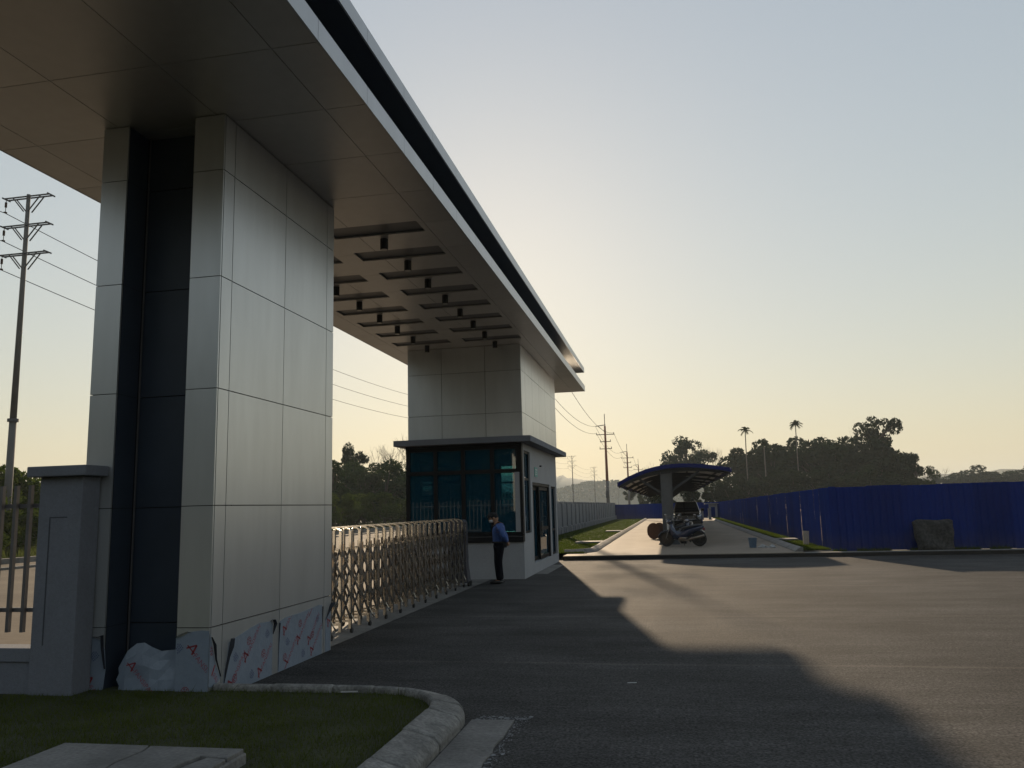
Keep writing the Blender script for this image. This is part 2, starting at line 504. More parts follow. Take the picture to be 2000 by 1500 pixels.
def sub_rects(rect, holes):
    """rectangle minus holes -> list of rectangles"""
    out = [rect]
    for hx0, hx1, hy0, hy1 in holes:
        nxt = []
        for x0, x1, y0, y1 in out:
            if hx1 <= x0 or hx0 >= x1 or hy1 <= y0 or hy0 >= y1:
                nxt.append((x0, x1, y0, y1)); continue
            a0, a1 = max(x0, hx0), min(x1, hx1)
            if y0 < hy0: nxt.append((x0, x1, y0, hy0))
            if hy1 < y1: nxt.append((x0, x1, hy1, y1))
            b0, b1 = max(y0, hy0), min(y1, hy1)
            if x0 < a0: nxt.append((x0, a0, b0, b1))
            if a1 < x1: nxt.append((a1, x1, b0, b1))
        out = nxt
    return out


def np_mesh(name, verts, quads, m, smooth=False):
    me = bpy.data.meshes.new(name)
    nv, nq, k = len(verts), len(quads), quads.shape[1]
    me.vertices.add(nv); me.vertices.foreach_set('co', np.asarray(verts, 'f').ravel())
    me.loops.add(nq * k); me.loops.foreach_set('vertex_index', np.asarray(quads, 'i').ravel())
    me.polygons.add(nq); me.polygons.foreach_set('loop_start', np.arange(nq, dtype='i') * k)
    me.update(calc_edges=True)
    me.materials.append(MATS[m])
    if smooth: me.polygons.foreach_set('use_smooth', [True] * nq)
    return me


def clad(parent, axis, pos, sgn, us, zs, m='cladding', name='cladding_panel', th=0.02, gap=0.005, u_in=(0, 0)):
    """separate cladding panels with open joints on one flat face"""
    for i in range(len(us) - 1):
        for j in range(len(zs) - 1):
            a, b = us[i] + gap + (u_in[0] if i == 0 else 0), us[i + 1] - gap - (u_in[1] if i == len(us) - 2 else 0)
            c, d = zs[j] + gap, zs[j + 1] - gap
            t0, t1 = sorted((pos, pos - sgn * th))
            mb = MB()
            if axis == 'x': mb.box(t0, t1, a, b, c, d)
            else: mb.box(a, b, t0, t1, c, d)
            mb.build(name, m, parent)


# ------------------------------------------------------------------ ground, roads, lawns
def sheet(name, x0, x1, y0, y1, z, m, kind='structure', n=1):
    v = []; f = []
    for j in range(n + 1):
        for i in range(n + 1):
            v.append((x0 + (x1 - x0) * i / n, y0 + (y1 - y0) * j / n, z))
    for j in range(n):
        for i in range(n):
            a = j * (n + 1) + i
            f.append((a, a + 1, a + n + 2, a + n + 1))
    return MB().raw(v, f).build(name, m, kind=kind)


sheet('ground', -2500, 2500, -600, 3500, -0.06, 'soil')
sheet('asphalt_road', -4.52, 40, -30, 26.85, 0.0, 'asphalt')
sheet('concrete_road', -27.5, -5.3, -40, 400, 0.0, 'road_concrete')
sheet('gate_threshold', -5.3, -4.52, 7.6, 27.0, 0.004, 'old_concrete')
# raised concrete driveway with a dark front edge
dw = MB().box(-2.95, 4.05, 26.88, 92, -0.05, 0.14).build('driveway', 'concrete', kind='structure', bevel=0.015)
MB().box(-3.6, 40, 26.83, 26.878, -0.05, 0.115).build('road_edge', 'edge_black', kind='structure')  # near-black strip set over the slab's front face
MB().box(-3.6, -2.95, 26.88, 28.05, -0.05, 0.137).build('driveway_apron', 'concrete', kind='structure')
MB().box(4.05, 40, 26.88, 27.25, -0.05, 0.13).build('road_edge_kerb', 'old_concrete', kind='structure', bevel=0.02)
sheet('fence_verge', 4.05, 40, 27.25, 27.75, 0.10, 'soil')
# lawns (base surface); blades further down
mbl = MB()
mbl.prism([(-14, -6), (-1.90, -6), (-1.90, 6.57)] + [(-2.78 + 0.85 * math.cos(R(a)), 6.57 + 0.85 * math.sin(R(a))) for a in range(10, 91, 10)] + [(-14, 7.42)], 0.0, 0.10, 'z')
mbl.build('lawn', 'turf', kind='structure')
sheet('lawn', -6.45, -2.95, 28.05, 95, 0.15, 'turf')
sheet('lawn', 4.05, 5.05, 27.75, 95, 0.15, 'turf')
# kerb along the far side of the public road, then rough grass
kb = MB()
for k in range(60):
    y = -30 + k * 4
    kb.box(-27.9, -27.5, y, y + 3.97, -0.05, 0.22)
kb.build('road_kerb', 'old_concrete', kind='structure')
kb = MB()
for k in range(60):
    y = -30 + k * 4
    kb.box(-24.4, -24.1, y, y + 3.97, -0.05, 0.09)
kb.build('road_kerb', 'old_concrete', kind='structure')


def grass(name, pts, h0, h1, w, m, lean=0.6, kind='stuff', **k):
    n = len(pts)
    g = np.random.default_rng(5)
    a = g.uniform(0, 2 * np.pi, n); hh = g.uniform(h0, h1, n)
    dx, dy = np.cos(a) * w, np.sin(a) * w
    la = g.uniform(0, 2 * np.pi, n); ll = hh * g.uniform(0, lean, n)
    v = np.zeros((n, 3, 3), 'f')
    v[:, 0] = pts; v[:, 1] = pts; v[:, 2] = pts
    v[:, 0, 0] -= dx; v[:, 0, 1] -= dy; v[:, 1, 0] += dx; v[:, 1, 1] += dy
    v[:, 2, 0] += np.cos(la) * ll; v[:, 2, 1] += np.sin(la) * ll; v[:, 2, 2] += hh
    me = np_mesh(name, v.reshape(-1, 3), np.arange(n * 3).reshape(-1, 3), m)
    o = bpy.data.objects.new(name, me); COL.objects.link(o)
    return tag(o, kind=kind, **k)


def kerb_outer(t):  # outline helper for the near island: returns the outer road edge
    pass


g = np.random.default_rng(11)
n = 110000
P = np.stack([g.uniform(-7.5, -1.95, n), g.uniform(3.6, 7.36, n), np.full(n, 0.09)], 1)
P = P[~((P[:, 0] > -4.36) & (P[:, 0] < -2.86) & (P[:, 1] < 5.28))]
cx, cy = -2.75, 6.60
far = (P[:, 0] > cx) & (P[:, 1] > cy)
P = P[~(far & ((P[:, 0] - cx) ** 2 + (P[:, 1] - cy) ** 2 > 0.74 ** 2))]
P = P[~((P[:, 0] > -5.9) & (P[:, 0] < -4.4) & (P[:, 1] > 7.22))]
P = P[~((P[:, 0] < -5.66) & (P[:, 1] > 6.96))]
clump = np.sin(P[:, 0] * 5.1 + 2 * np.sin(P[:, 1] * 3.7)) * np.sin(P[:, 1] * 6.3 + 1.3)
P = P[(g.uniform(0, 1, len(P)) < 0.7 + 0.3 * clump)]
grass('near_grass', P, 0.02, 0.055, 0.003, 'grass_near', 0.9,
      label='dark green mown turf in the shaded corner island', cat='grass')
n = 700
W = P[g.integers(0, len(P), n)]
W = W[np.sin(W[:, 0] * 3.1) * np.sin(W[:, 1] * 4.2 + 0.6) > 0.1]
grass('lawn_weeds', W, 0.06, 0.13, 0.004, 'weed', 1.0, label='stray taller blades poking out of the shaded turf', cat='weeds')
n = 70000
yy = 28.1 + (g.uniform(0, 1, n) ** 1.8) * 66
P = np.stack([g.uniform(-6.4, -3.05, n), yy, np.full(n, 0.14)], 1)
grass('lawn_grass', P, 0.03, 0.08, 0.012, 'grass_far', 0.8,
      label='sunlit green lawn between grey wall and driveway kerb', cat='grass')
n = 30000
yy = 27.8 + (g.uniform(0, 1, n) ** 1.6) * 66
P = np.stack([g.uniform(4.12, 5.0, n), yy, np.full(n, 0.14)], 1)
grass('verge_grass', P, 0.03, 0.09, 0.012, 'grass_far', 0.8,
      label='narrow grass verge along the blue fence beside the driveway', cat='grass')
n = 5000
P = np.stack([g.uniform(5.0, 14, n), g.uniform(27.3, 27.6, n), np.full(n, 0.09)], 1)
P = P[np.sin(P[:, 0] * 2.3) + np.sin(P[:, 0] * 5.1 + 1) > -0.4]
grass('fence_weeds', P, 0.04, 0.16, 0.01, 'grass_far', 0.8,
      label='low weeds at the foot of the front blue fence', cat='weeds')
n = 60000
P = np.stack([g.uniform(-36, -27.9, n), g.uniform(20, 130, n), np.full(n, -0.05)], 1)
grass('roadside_grass', P, 0.15, 0.75, 0.03, 'weed', 0.7,
      label='tall rough grass along the far side of the public road', cat='grass')


# ------------------------------------------------------------------ near island kerb of separate stones
def stone_strip(parent, path, prof, gap=0.006, m='kerb_concrete', bevel=0.012, jit=0.006):
    """path: list of (x,y,nx,ny) stations; profile: (offset along n, z) polygon; one stone per pair of stations groups"""
    for seg in path:
        rings = []
        j = [(rnd.uniform(-jit, jit), rnd.uniform(-jit, jit)) for _ in prof]
        for (x, y, nx, ny) in seg:
            rings.append([(x + nx * (o + a), y + ny * (o + a), z + (b if z > 0 else 0)) for (o, z), (a, b) in zip(prof, j)])
        MB().loft(rings).build('kerb_stone', m, parent, bevel=bevel)


near_kerb = empty('kerb', (-2.5, 6.9, 0), kind='structure')
# profile across the kerb: n points from the lawn to the road
prof = [(-0.17, -0.05), (-0.17, 0.155), (-0.135, 0.165), (0.085, 0.105), (0.125, 0.06), (0.13, -0.05)]
segs = []
x = -4.42
while x < -2.80:
    x1 = min(x + 0.62, -2.78)
    segs.append([(x + 0.008, 7.47, 0, 1), (x1 - 0.008, 7.47, 0, 1)])
    x = x1
ccx, ccy, rr_ = -2.78, 6.57, 0.90
for k in range(4):
    a0, a1 = R(90 - 22.5 * k - 0.7), R(90 - 22.5 * (k + 1) + 0.7)
    seg = []
    for q in range(5):
        a = a0 + (a1 - a0) * q / 4
        seg.append((ccx + rr_ * math.cos(a), ccy + rr_ * math.sin(a), math.cos(a), math.sin(a)))
    segs.append(seg)
y = ccy
for L_ in (0.62, 0.68, 0.7, 0.7, 0.7, 0.7, 0.7, 0.7):
    segs.append([(ccx + rr_, y - 0.009, 1, 0), (ccx + rr_ + 0.0, y - L_ + 0.009, 1, 0)])
    y -= L_
stone_strip(near_kerb, segs, prof, bevel=0.02)
# mortar core just inside the joints
mb = MB()
prof2 = [(o * 0.93, z - 0.012) for o, z in prof]
path = [(-4.40, 7.47, 0, 1), (-2.78, 7.47, 0, 1)]
path += [(ccx + rr_ * math.cos(R(a)), ccy + rr_ * math.sin(R(a)), math.cos(R(a)), math.sin(R(a))) for a in range(85, -1, -5)]
path += [(ccx + rr_, 1.0, 1, 0)]
mb.loft([[(x + nx * o, y + ny * o, z) for o, z in prof2] for x, y, nx, ny in path]).build('mortar_bed', 'mortar_dark', near_kerb)
# gutter strip of poured concrete with ragged edge
mb = MB()
top = []
rag = random.Random(3)
ys = [6.86 - k * 0.13 for k in range(44)]
for k, yv in enumerate(ys):
    top.append((-1.74, -1.37 + rag.uniform(-0.012, 0.012), yv))
v = []; f = []
for a, b, yv in top:
    v += [(a, yv, 0.006), (b, yv + 0.0, 0.012)]
for k in range(len(top) - 1):
    f.append((2 * k, 2 * k + 1, 2 * k + 3, 2 * k + 2))
v2 = [(p[0], p[1], -0.02) for p in v]
n0 = len(v)
for k in range(len(top) - 1):
    f.append((2 * k + 1, 2 * k + 3, n0 + 2 * k + 3, n0 + 2 * k + 1))
f.append((0, 1, n0 + 1, n0))
mb.raw(v + v2, f).build('gutter', 'old_concrete', kind='structure')
# spilled cement dust beside the gutter: thin irregular patches with real edges
mb = MB()
rg = random.Random(9)
for k in range(420):
    if rg.random() < 0.55:
        yv = rg.uniform(5.0, 6.95); xv = -1.36 + abs(rg.gauss(0, 0.05))
    else:
        yv = rg.gauss(6.92, 0.04); xv = rg.uniform(-1.72, -1.25)
    s_ = rg.uniform(0.003, 0.010) * (3.0 if rg.random() < 0.06 else 1)
    c = [(xv + s_ * rg.uniform(0.5, 1.2) * math.cos(t), yv + 1.3 * s_ * rg.uniform(0.5, 1.2) * math.sin(t), 0.0035 + 0.00001 * k) for t in [i * math.pi / 3 for i in range(6)]]
    n0 = len(mb.v); mb.v += c; mb.f.append(tuple(range(n0, n0 + 6)))
mb.build('cement_dust', 'dust_white', kind='stuff', label='pale splashes of cement on the asphalt beside the gutter', cat='cement')

# concrete pad in the lawn, its surface in broken pieces
pad = empty('inspection_cover', (-3.6, 4.6, 0.1), label='cracked concrete inspection cover set in the near turf', cat='cover')
MB().box(-4.30, -2.90, 3.9, 5.25, 0.02, 0.17).build('base_slab', 'old_concrete', pad, bevel=0.012)
MB().prism([(-4.29, 3.91), (-3.62, 3.91), (-3.56, 4.5), (-3.62, 4.86), (-3.60, 5.12), (-3.63, 5.235), (-4.29, 5.235)], 0.165, 0.2, 'z').build('slab_piece', 'old_concrete', pad, bevel=0.006)
MB().prism([(-3.61, 3.91), (-3.14, 3.91), (-3.16, 4.45), (-3.17, 4.88), (-3.13, 5.06), (-2.915, 5.03), (-2.915, 5.235), (-3.615, 5.235), (-3.585, 5.12), (-3.605, 4.86), (-3.545, 4.5)], 0.165, 0.198, 'z').build('slab_piece', 'old_concrete', pad, bevel=0.006)
MB().prism([(-3.05, 3.91), (-2.915, 3.91), (-2.915, 5.01), (-3.06, 5.04), (-3.10, 4.86), (-3.07, 4.5)], 0.165, 0.196, 'z').build('slab_piece', 'old_concrete', pad, bevel=0.006)

# small litter on the road and lawn
tag(MB().prism([(0, 0), (0.09, 0.012), (0.088, 0.035), (0.0, 0.02)], 0.003, 0.008, 'z').build('paper_scrap', 'rag'), 'small white paper scrap lying on the shaded asphalt', 'litter').location = (-0.52, 8.35, 0)
tag(MB().prism([(0, 0), (0.15, 0.03), (0.15, 0.04), (0.0, 0.012)], 0.13, 0.14, 'z').build('straw', 'rag'), 'thin pale stick lying on the turf by the kerb', 'litter').location = (-3.05, 7.18, 0.0)

# ------------------------------------------------------------------ near gate column
ZS = 5.985
ZB = [0.0, 0.69, 1.857, 3.03, 4.20, 5.36, ZS - 0.004]
gc = empty('gate_column', (-5.15, 8.66, 0), label='tall grey panelled gate column with dark recess and torn film at its foot', cat='column')
mb = MB()
mb.box(-5.857, -5.565, 7.267, 7.60, 0, ZS - 0.006).box(-4.773, -4.441, 7.267, 7.60, 0, ZS - 0.006).box(-5.857, -4.441, 7.62, 10.063, 0, ZS - 0.006)
mb.build('core', 'joint_dark', gc)
YB = [7.247, 7.469, 8.657, 9.856, 10.083]
clad(gc, 'x', -4.421, 1, YB, ZB, u_in=(0.02, 0.0))
clad(gc, 'x', -5.877, -1, YB, ZB, u_in=(0.02, 0.0))
clad(gc, 'y', 7.247, -1, [-5.877, -5.563], ZB, gap=0.004)
clad(gc, 'y', 7.247, -1, [-4.775, -4.421], ZB, gap=0.004)
clad(gc, 'y', 10.083, 1, [-5.857, -5.15, -4.441], ZB)
ZD = [0.0, 0.69, 1.857, 3.03, 4.20, 5.36, ZS - 0.004]
clad(gc, 'y', 7.60, -1, [-5.563, -4.775], ZD, m='dark_panel', name='recess_panel')
clad(gc, 'x', -5.563, 1, [7.272, 7.578], ZD, m='dark_panel', name='recess_panel', gap=0.003)
clad(gc, 'x', -4.775, -1, [7.272, 7.578], ZD, m='dark_panel', name='recess_panel', gap=0.003)
MB().box(-5.541, -5.527, 7.566, 7.578, 0, ZS - 0.01).build('corner_trim', 'steel_paint', gc)


# printed protective film left on the foot of the column
def text_verts(body, size):
    cu = bpy.data.curves.new('t', 'FONT'); cu.body = body; cu.size = size; cu.align_x = 'LEFT'; cu.resolution_u = 2
    o = bpy.data.objects.new('t', cu); COL.objects.link(o)
    dg = bpy.context.evaluated_depsgraph_get()
    me = o.evaluated_get(dg).to_mesh()
    v = [tuple(p.co) for p in me.vertices]; f = [tuple(p.vertices) for p in me.polygons]
    o.evaluated_get(dg).to_mesh_clear()
    bpy.data.objects.remove(o); bpy.data.curves.remove(cu)
    return v, f


TXT = text_verts('FANSIPAN', 0.075)


def logo_a():  # triangular letter mark
    v = []; f = []
    def stroke(a, b, w):
        a, b = Vector(a), Vector(b); d = (b - a).normalized(); p = Vector((-d.y, d.x)) * w / 2
        n0 = len(v); v.extend([tuple(a - p), tuple(a + p), tuple(b + p), tuple(b - p)]); f.append((n0, n0 + 1, n0 + 2, n0 + 3))
    stroke((0, 0), (0.055, 0.10), 0.014); stroke((0.055, 0.10), (0.085, 0), 0.018); stroke((-0.012, 0.028), (0.10, 0.028), 0.012)
    return [(a[0], a[1], 0) for a in v], f


def icon_ball():
    v = []; f = []
    def ring(cx, cy, r0, r1, n=12):
        n0 = len(v)
        for k in range(n):
            t = 2 * math.pi * k / n
            v.append((cx + r0 * math.cos(t), cy + r0 * math.sin(t), 0)); v.append((cx + r1 * math.cos(t), cy + r1 * math.sin(t), 0))
        for k in range(n):
            q = (k + 1) % n; f.append((n0 + 2 * k, n0 + 2 * k + 1, n0 + 2 * q + 1, n0 + 2 * q))
    ring(0, 0, 0.038, 0.044)
    for k in range(5):
        ring(0.025 * math.cos(1.25 * k + .3), 0.025 * math.sin(1.25 * k + .3), 0.0, 0.0085, 6)
    ring(0, 0, 0, 0.009, 6)
    return v, f


def icon_globe():
    v = []; f = []
    for j in range(-2, 3):
        w = math.sqrt(max(0, 0.042 ** 2 - (j * 0.018) ** 2))
        k = -w
        while k < w:
            n0 = len(v); v.extend([(k, j * 0.018 - 0.005, 0), (k + 0.013, j * 0.018 - 0.005, 0), (k + 0.013, j * 0.018 + 0.006, 0), (k, j * 0.018 + 0.006, 0)])
            f.append((n0, n0 + 1, n0 + 2, n0 + 3)); k += 0.021
    return v, f


def inside(poly, x, y):
    c = False; n = len(poly)
    for i in range(n):
        x1, y1 = poly[i]; x2, y2 = poly[i - 1]
        if (y1 > y) != (y2 > y) and x < (x2 - x1) * (y - y1) / (y2 - y1) + x1: c = not c
    return c


def film_sheet(axis, pos, sgn, poly, ang, items, curl=(), label=None):
    """film polygon in (u,z) on a face, bumpy 3 mm sheet; print clipped to the sheet"""
    n = len(poly)
    us = [p[0] for p in poly]; zs = [p[1] for p in poly]
    u0, u1, z0, z1 = min(us), max(us), min(zs), max(zs)
    th = 0.003
    to = (lambda u, z, d: (pos + sgn * d, u, z)) if axis == 'x' else (lambda u, z, d: (u, pos + sgn * d, z))
    mb = MB()
    v = [to(u, z, 0.0) for u, z in poly] + [to(u, z, th) for u, z in poly]
    f = [tuple(range(n)), tuple(range(2 * n - 1, n - 1, -1))] + [(i, n + i, n + (i + 1) % n, (i + 1) % n) for i in range(n)]
    mb.raw(v, f)
    fs = mb.build('protective_film', 'film', gc, label=label)
    groups = {}
    for kind, u, z in items:
        if kind == 'text':
            parts = [(TXT, (0.10, 0.0), 1.0, 'print_pink'), (logo_a(), (0, 0), 1.0, 'print_red')]
        elif kind == 'ball': parts = [(icon_ball(), (0, 0), 1.0, 'print_red')]
        else: parts = [(icon_globe(), (0, 0), 1.0, 'print_blue')]
        ca, sa = math.cos(ang), math.sin(ang)
        for (vv, ff), (ox, oy), s_, m in parts:
            g_ = groups.setdefault(m, MB())
            for face in ff:
                pts = []
                for i in face:
                    a, b = vv[i][0] * s_ + ox, vv[i][1] * s_ + oy
                    pts.append((u + ca * a - sa * b, z + sa * a + ca * b))
                if all(inside(poly, *p) for p in pts):
                    g_.raw([to(p[0], p[1], th + 0.0012) for p in pts], [tuple(range(len(pts)))])
    for m, g_ in groups.items():
        if g_.v: g_.build('film_print', m, fs)
    mbk = MB()
    for pts in curl:   # loose folded edges standing off the face
        k = len(pts)
        a = [to(u, z, 0.004) for u, z, d in pts]; b = [to(u, z, d) for u, z, d in pts]
        mbk.raw(a + b, [(i, i + 1, k + i + 1, k + i) for i in range(k - 1)])
    if curl: mbk.build('torn_edge', 'film_dark', fs)
    return fs


A45 = R(47)
film_sheet('x', -4.421, 1, [(7.50, 0.005), (8.50, 0.005), (8.505, 0.40), (8.50, 0.55), (8.46, 0.585), (8.20, 0.60), (8.0, 0.575), (7.85, 0.545), (7.68, 0.52), (7.60, 0.50), (7.585, 0.42), (7.565, 0.33), (7.53, 0.22), (7.51, 0.12)], A45,
           [('text', 7.93, 0.24), ('text', 8.22, 0.03), ('text', 7.63, 0.02), ('text', 8.24, 0.50), ('text', 7.66, 0.45), ('ball', 7.99, 0.45), ('ball', 8.30, 0.27), ('ball', 7.72, 0.13), ('globe', 7.73, 0.33), ('globe', 8.06, 0.10), ('globe', 8.38, 0.46)],
           curl=[[(7.515, 0.12, 0.012), (7.535, 0.25, 0.03), (7.57, 0.36, 0.035), (7.60, 0.46, 0.06), (7.63, 0.53, 0.05), (7.68, 0.53, 0.02)], [(8.45, 0.59, 0.01), (8.49, 0.60, 0.045), (8.52, 0.55, 0.05), (8.505, 0.44, 0.012)]],
           label='large torn sheet of bluish printed film near the corner')
film_sheet('x', -4.421, 1, [(8.64, 0.005), (9.80, 0.005), (9.80, 0.40), (9.795, 0.60), (9.70, 0.612), (9.2, 0.585), (8.80, 0.58), (8.66, 0.55), (8.645, 0.35)], A45,
           [('text', 8.78, 0.38), ('text', 9.13, 0.22), ('text', 8.83, 0.0), ('text', 9.5, 0.03), ('text', 9.45, 0.5), ('ball', 9.18, 0.46), ('ball', 9.52, 0.28), ('ball', 8.80, 0.14), ('globe', 8.86, 0.30), ('globe', 9.27, 0.10), ('globe', 9.66, 0.45), ('text', 9.42, 0.17)],
           curl=[[(8.645, 0.02, 0.006), (8.645, 0.3, 0.012), (8.655, 0.54, 0.02)], [(9.80, 0.3, 0.008), (9.80, 0.58, 0.02)]],
           label='second sheet of bluish printed film further along')
film_sheet('x', -4.421, 1, [(9.90, 0.005), (10.06, 0.005), (10.06, 0.50), (9.97, 0.48), (9.905, 0.42)], A45, [('text', 9.99, 0.3)],
           curl=[[(9.905, 0.40, 0.01), (9.95, 0.47, 0.03), (10.02, 0.56, 0.06), (10.07, 0.60, 0.07)]])
film_sheet('y', 7.247, -1, [(-4.775, 0.02), (-4.424, 0.02), (-4.424, 0.66), (-4.50, 0.665), (-4.64, 0.65), (-4.70, 0.615), (-4.775, 0.60)], R(-47),
           [('text', -4.66, 0.50), ('ball', -4.66, 0.10), ('globe', -4.745, 0.50)],
           curl=[[(-4.775, 0.60, 0.03), (-4.72, 0.63, 0.035), (-4.66, 0.655, 0.02), (-4.60, 0.64, 0.006)]],
           label='bluish printed film on the front corner strip')
film_sheet('x', -4.421, 1, [(7.25, 0.14), (7.30, 0.13), (7.42, 0.16), (7.46, 0.19), (7.38, 0.30), (7.33, 0.42), (7.30, 0.52), (7.27, 0.60), (7.25, 0.64)], R(-47), [('ball', 7.29, 0.47), ('text', 7.24, 0.30)],
           curl=[[(7.27, 0.60, 0.02), (7.31, 0.52, 0.04), (7.35, 0.38, 0.025), (7.45, 0.2, 0.015)]])
film_sheet('y', 7.247, -1, [(-5.877, 0.02), (-5.57, 0.02), (-5.55, 0.10), (-5.53, 0.30), (-5.55, 0.48), (-5.60, 0.57), (-5.70, 0.60), (-5.877, 0.61)], R(-47), [('text', -5.78, 0.19), ('globe', -5.66, 0.42)],
           curl=[[(-5.70, 0.605, 0.01), (-5.62, 0.60, 0.04), (-5.57, 0.62, 0.05), (-5.56, 0.5, 0.05), (-5.53, 0.3, 0.03)]])
# crumpled film bulging in the recess
mb = MB()
rg = random.Random(4)
nu, nz = 7, 5
v = []; f = []
topz = [0.30, 0.46, 0.53, 0.54, 0.50, 0.46, 0.47, 0.475, 0.45]
for j in range(nz + 1):
    for i in range(nu + 1):
        u = -5.43 + 0.64 * i / nu
        tz = topz[min(i, 8)]
        z = 0.02 + (tz - 0.02) * j / nz
        if j < nz: u += rg.uniform(-0.02, 0.02)
        v.append((u, 7.265 + 0.05 * j / nz - 0.02 * math.sin(math.pi * i / nu) + rg.uniform(-0.014, 0.014), z))
for j in range(nz):
    for i in range(nu):
        a = j * (nu + 1) + i
        f.append((a, a + 1, a + nu + 2)); f.append((a, a + nu + 2, a + nu + 1))
cf = MB().raw(v, f).build('crumpled_film', 'film', gc, label='crumpled printed film bulging out of the dark recess')
md = cf.modifiers.new('solid', 'SOLIDIFY'); md.thickness = 0.003
mb = MB(); mr = MB()
ca, sa = math.cos(R(-47)), math.sin(R(-47))
for (vv, ff), ox, tgt in ((TXT, 0.1, mb), (logo_a(), 0, mr)):
    tgt.raw([(-5.28 + ca * (p[0] + ox) * 0.9 - sa * p[1] * 0.9, 7.247 - 0.035 + (0.02 if ox else 0), 0.34 + sa * (p[0] + ox) * 0.9 + ca * p[1] * 0.9) for p in vv], ff)
mb.build('film_print', 'print_pink', cf); mr.build('film_print', 'print_red', cf)

# ------------------------------------------------------------------ boundary pier, low wall and railing left of the column
bp_ = empty('boundary_pier', (-5.93, 7.11, 0), label='short rendered pier with flat cap butting the gate column', cat='pier')
mb = MB().box(-6.17, -5.69, 6.985, 7.24, -0.02, 2.18)
mb.build('shaft', 'render_grey', bp_, bevel=0.008)
mb = MB()
for b in ((-6.04, -5.84, 1.775, 1.785), (-6.04, -6.028, 0.56, 1.775)):
    mb.box(b[0], b[1], 6.9825, 6.9845, b[2], b[3])
mb.build('panel_groove', 'groove', bp_)
MB().box(-6.262, -5.60, 6.90, 7.243, 2.181, 2.285).build('cap', 'render_grey', bp_, bevel=0.01)
lw = empty('boundary_wall', (-8.5, 7.11, 0), label='low rendered wall under the grey railing at the far left', cat='wall')
MB().box(-11.5, -6.172, 7.02, 7.22, -0.02, 0.40).box(-11.5, -6.172, 7.0, 7.24, 0.40, 0.53).build('wall_body', 'render_grey', lw, bevel=0.006)
rl = empty('railing', (-8.5, 7.12, 0.53), label='grey steel bar railing standing on the low wall at far left', cat='railing')
for zz in (0.88, 1.905):
    MB().box(-11.5, -6.168, 7.10, 7.14, zz - 0.02, zz + 0.02).build('rail', 'steel_paint', rl)
xb = -6.35
while xb > -11.4:
    MB().box(xb - 0.017, xb + 0.017, 7.055, 7.095, 0.67, 2.11).build('bar', 'steel_paint', rl)
    xb -= 0.166
MB().box(-11.4, -11.34, 7.10, 7.14, 0.53, 1.9).build('post', 'steel_paint', rl)

# ------------------------------------------------------------------ canopy over the gate
CX0, CX1, CY0, CY1 = -7.36, -2.90, 4.05, 29.46
cn = empty('gate_canopy', (-5.13, 16.7, ZS), label='long flat double-slab canopy spanning the gate on column and pier', cat='canopy')
slots = []
for k in range(8):
    y0 = 10.83 + 1.165 * k
    for x0, x1 in ((-6.75, -5.28), (-4.92, -3.46)):
        slots.append((x0, x1, y0, y0 + 0.46))
XB = [CX0 + 0.02, -6.87, -5.71, -4.535, -3.37, CX1 - 0.02]
YS = [CY0 + 0.02] + [5.085 + 1.168 * k for k in range(21)] + [CY1 - 0.02]
gp = 0.004
for i in range(len(XB) - 1):
    for j in range(len(YS) - 1):
        rects = sub_rects((XB[i] + gp, XB[i + 1] - gp, YS[j] + gp, YS[j + 1] - gp), slots)
        mb = MB()
        for a, b, c, d in rects: mb.box(a, b, c, d, ZS, ZS + 0.02)
        if rects: mb.build('soffit_panel', 'cladding_soffit', cn)
# slab body above the soffit, left open over the slots
mb = MB()
for a, b, c, d in sub_rects((CX0 + 0.03, CX1 - 0.03, CY0 + 0.03, CY1 - 0.03), [(s[0] - 0.012, s[1] + 0.012, s[2] - 0.012, s[3] + 0.012) for s in slots]):
    mb.box(a, b, c, d, ZS + 0.022, ZS + 0.19)
mb.build('slab_body', 'joint_dark', cn)
for s in slots:
    t = 0.01
    mb = MB().box(s[0] - t, s[1] + t, s[2] - t, s[3] + t, ZS + 0.04, ZS + 0.05)
    mb.box(s[0] - t, s[0] - 0.001, s[2] - t, s[3] + t, ZS + 0.021, ZS + 0.04).box(s[1] + 0.001, s[1] + t, s[2] - t, s[3] + t, ZS + 0.021, ZS + 0.04)
    mb.box(s[0] - 0.001, s[1] + 0.001, s[2] - t, s[2] - 0.001, ZS + 0.021, ZS + 0.04).box(s[0] - 0.001, s[1] + 0.001, s[3] + 0.001, s[3] + t, ZS + 0.021, ZS + 0.04)
    mb.build('recess_tray', 'recess_grey', cn)
FY = [CY0] + [5.02 + 1.208 * k for k in range(20)] + [CY1]


def fascia_ring(z0, z1):
    for j in range(len(FY) - 1):
        MB().box(CX1 - 0.02, CX1, FY[j] + 0.003, FY[j + 1] - 0.003, z0, z1).build('fascia_panel', 'fascia', cn)
        MB().box(CX0, CX0 + 0.02, FY[j] + 0.003, FY[j + 1] - 0.003, z0, z1).build('fascia_panel', 'fascia', cn)
    fx = [CX0 + 0.022, -6.2, -5.0, -3.8, CX1 - 0.022]
    for j in range(4):
        for ya in (CY0, CY1 - 0.02):
            MB().box(fx[j] + 0.003, fx[j + 1] - 0.003, ya, ya + 0.02, z0, z1).build('fascia_panel', 'fascia', cn)


fascia_ring(ZS - 0.003, 6.195)
fascia_ring(6.69, 6.87)
MB().box(CX0 + 0.021, CX1 - 0.021, CY0 + 0.021, CY1 - 0.021, 6.176, 6.19).build('lower_deck', 'fascia', cn)
MB().box(CX0 + 0.021, CX1 - 0.021, CY0 + 0.021, CY1 - 0.021, 6.70, 6.865).build('upper_slab', 'dark_panel', cn)  # shade on the slab's underside is put into its dark colour
MB().box(-6.6, -3.62, 5.2, 28.3, 6.191, 6.699).build('recessed_band', 'dark_panel', cn)
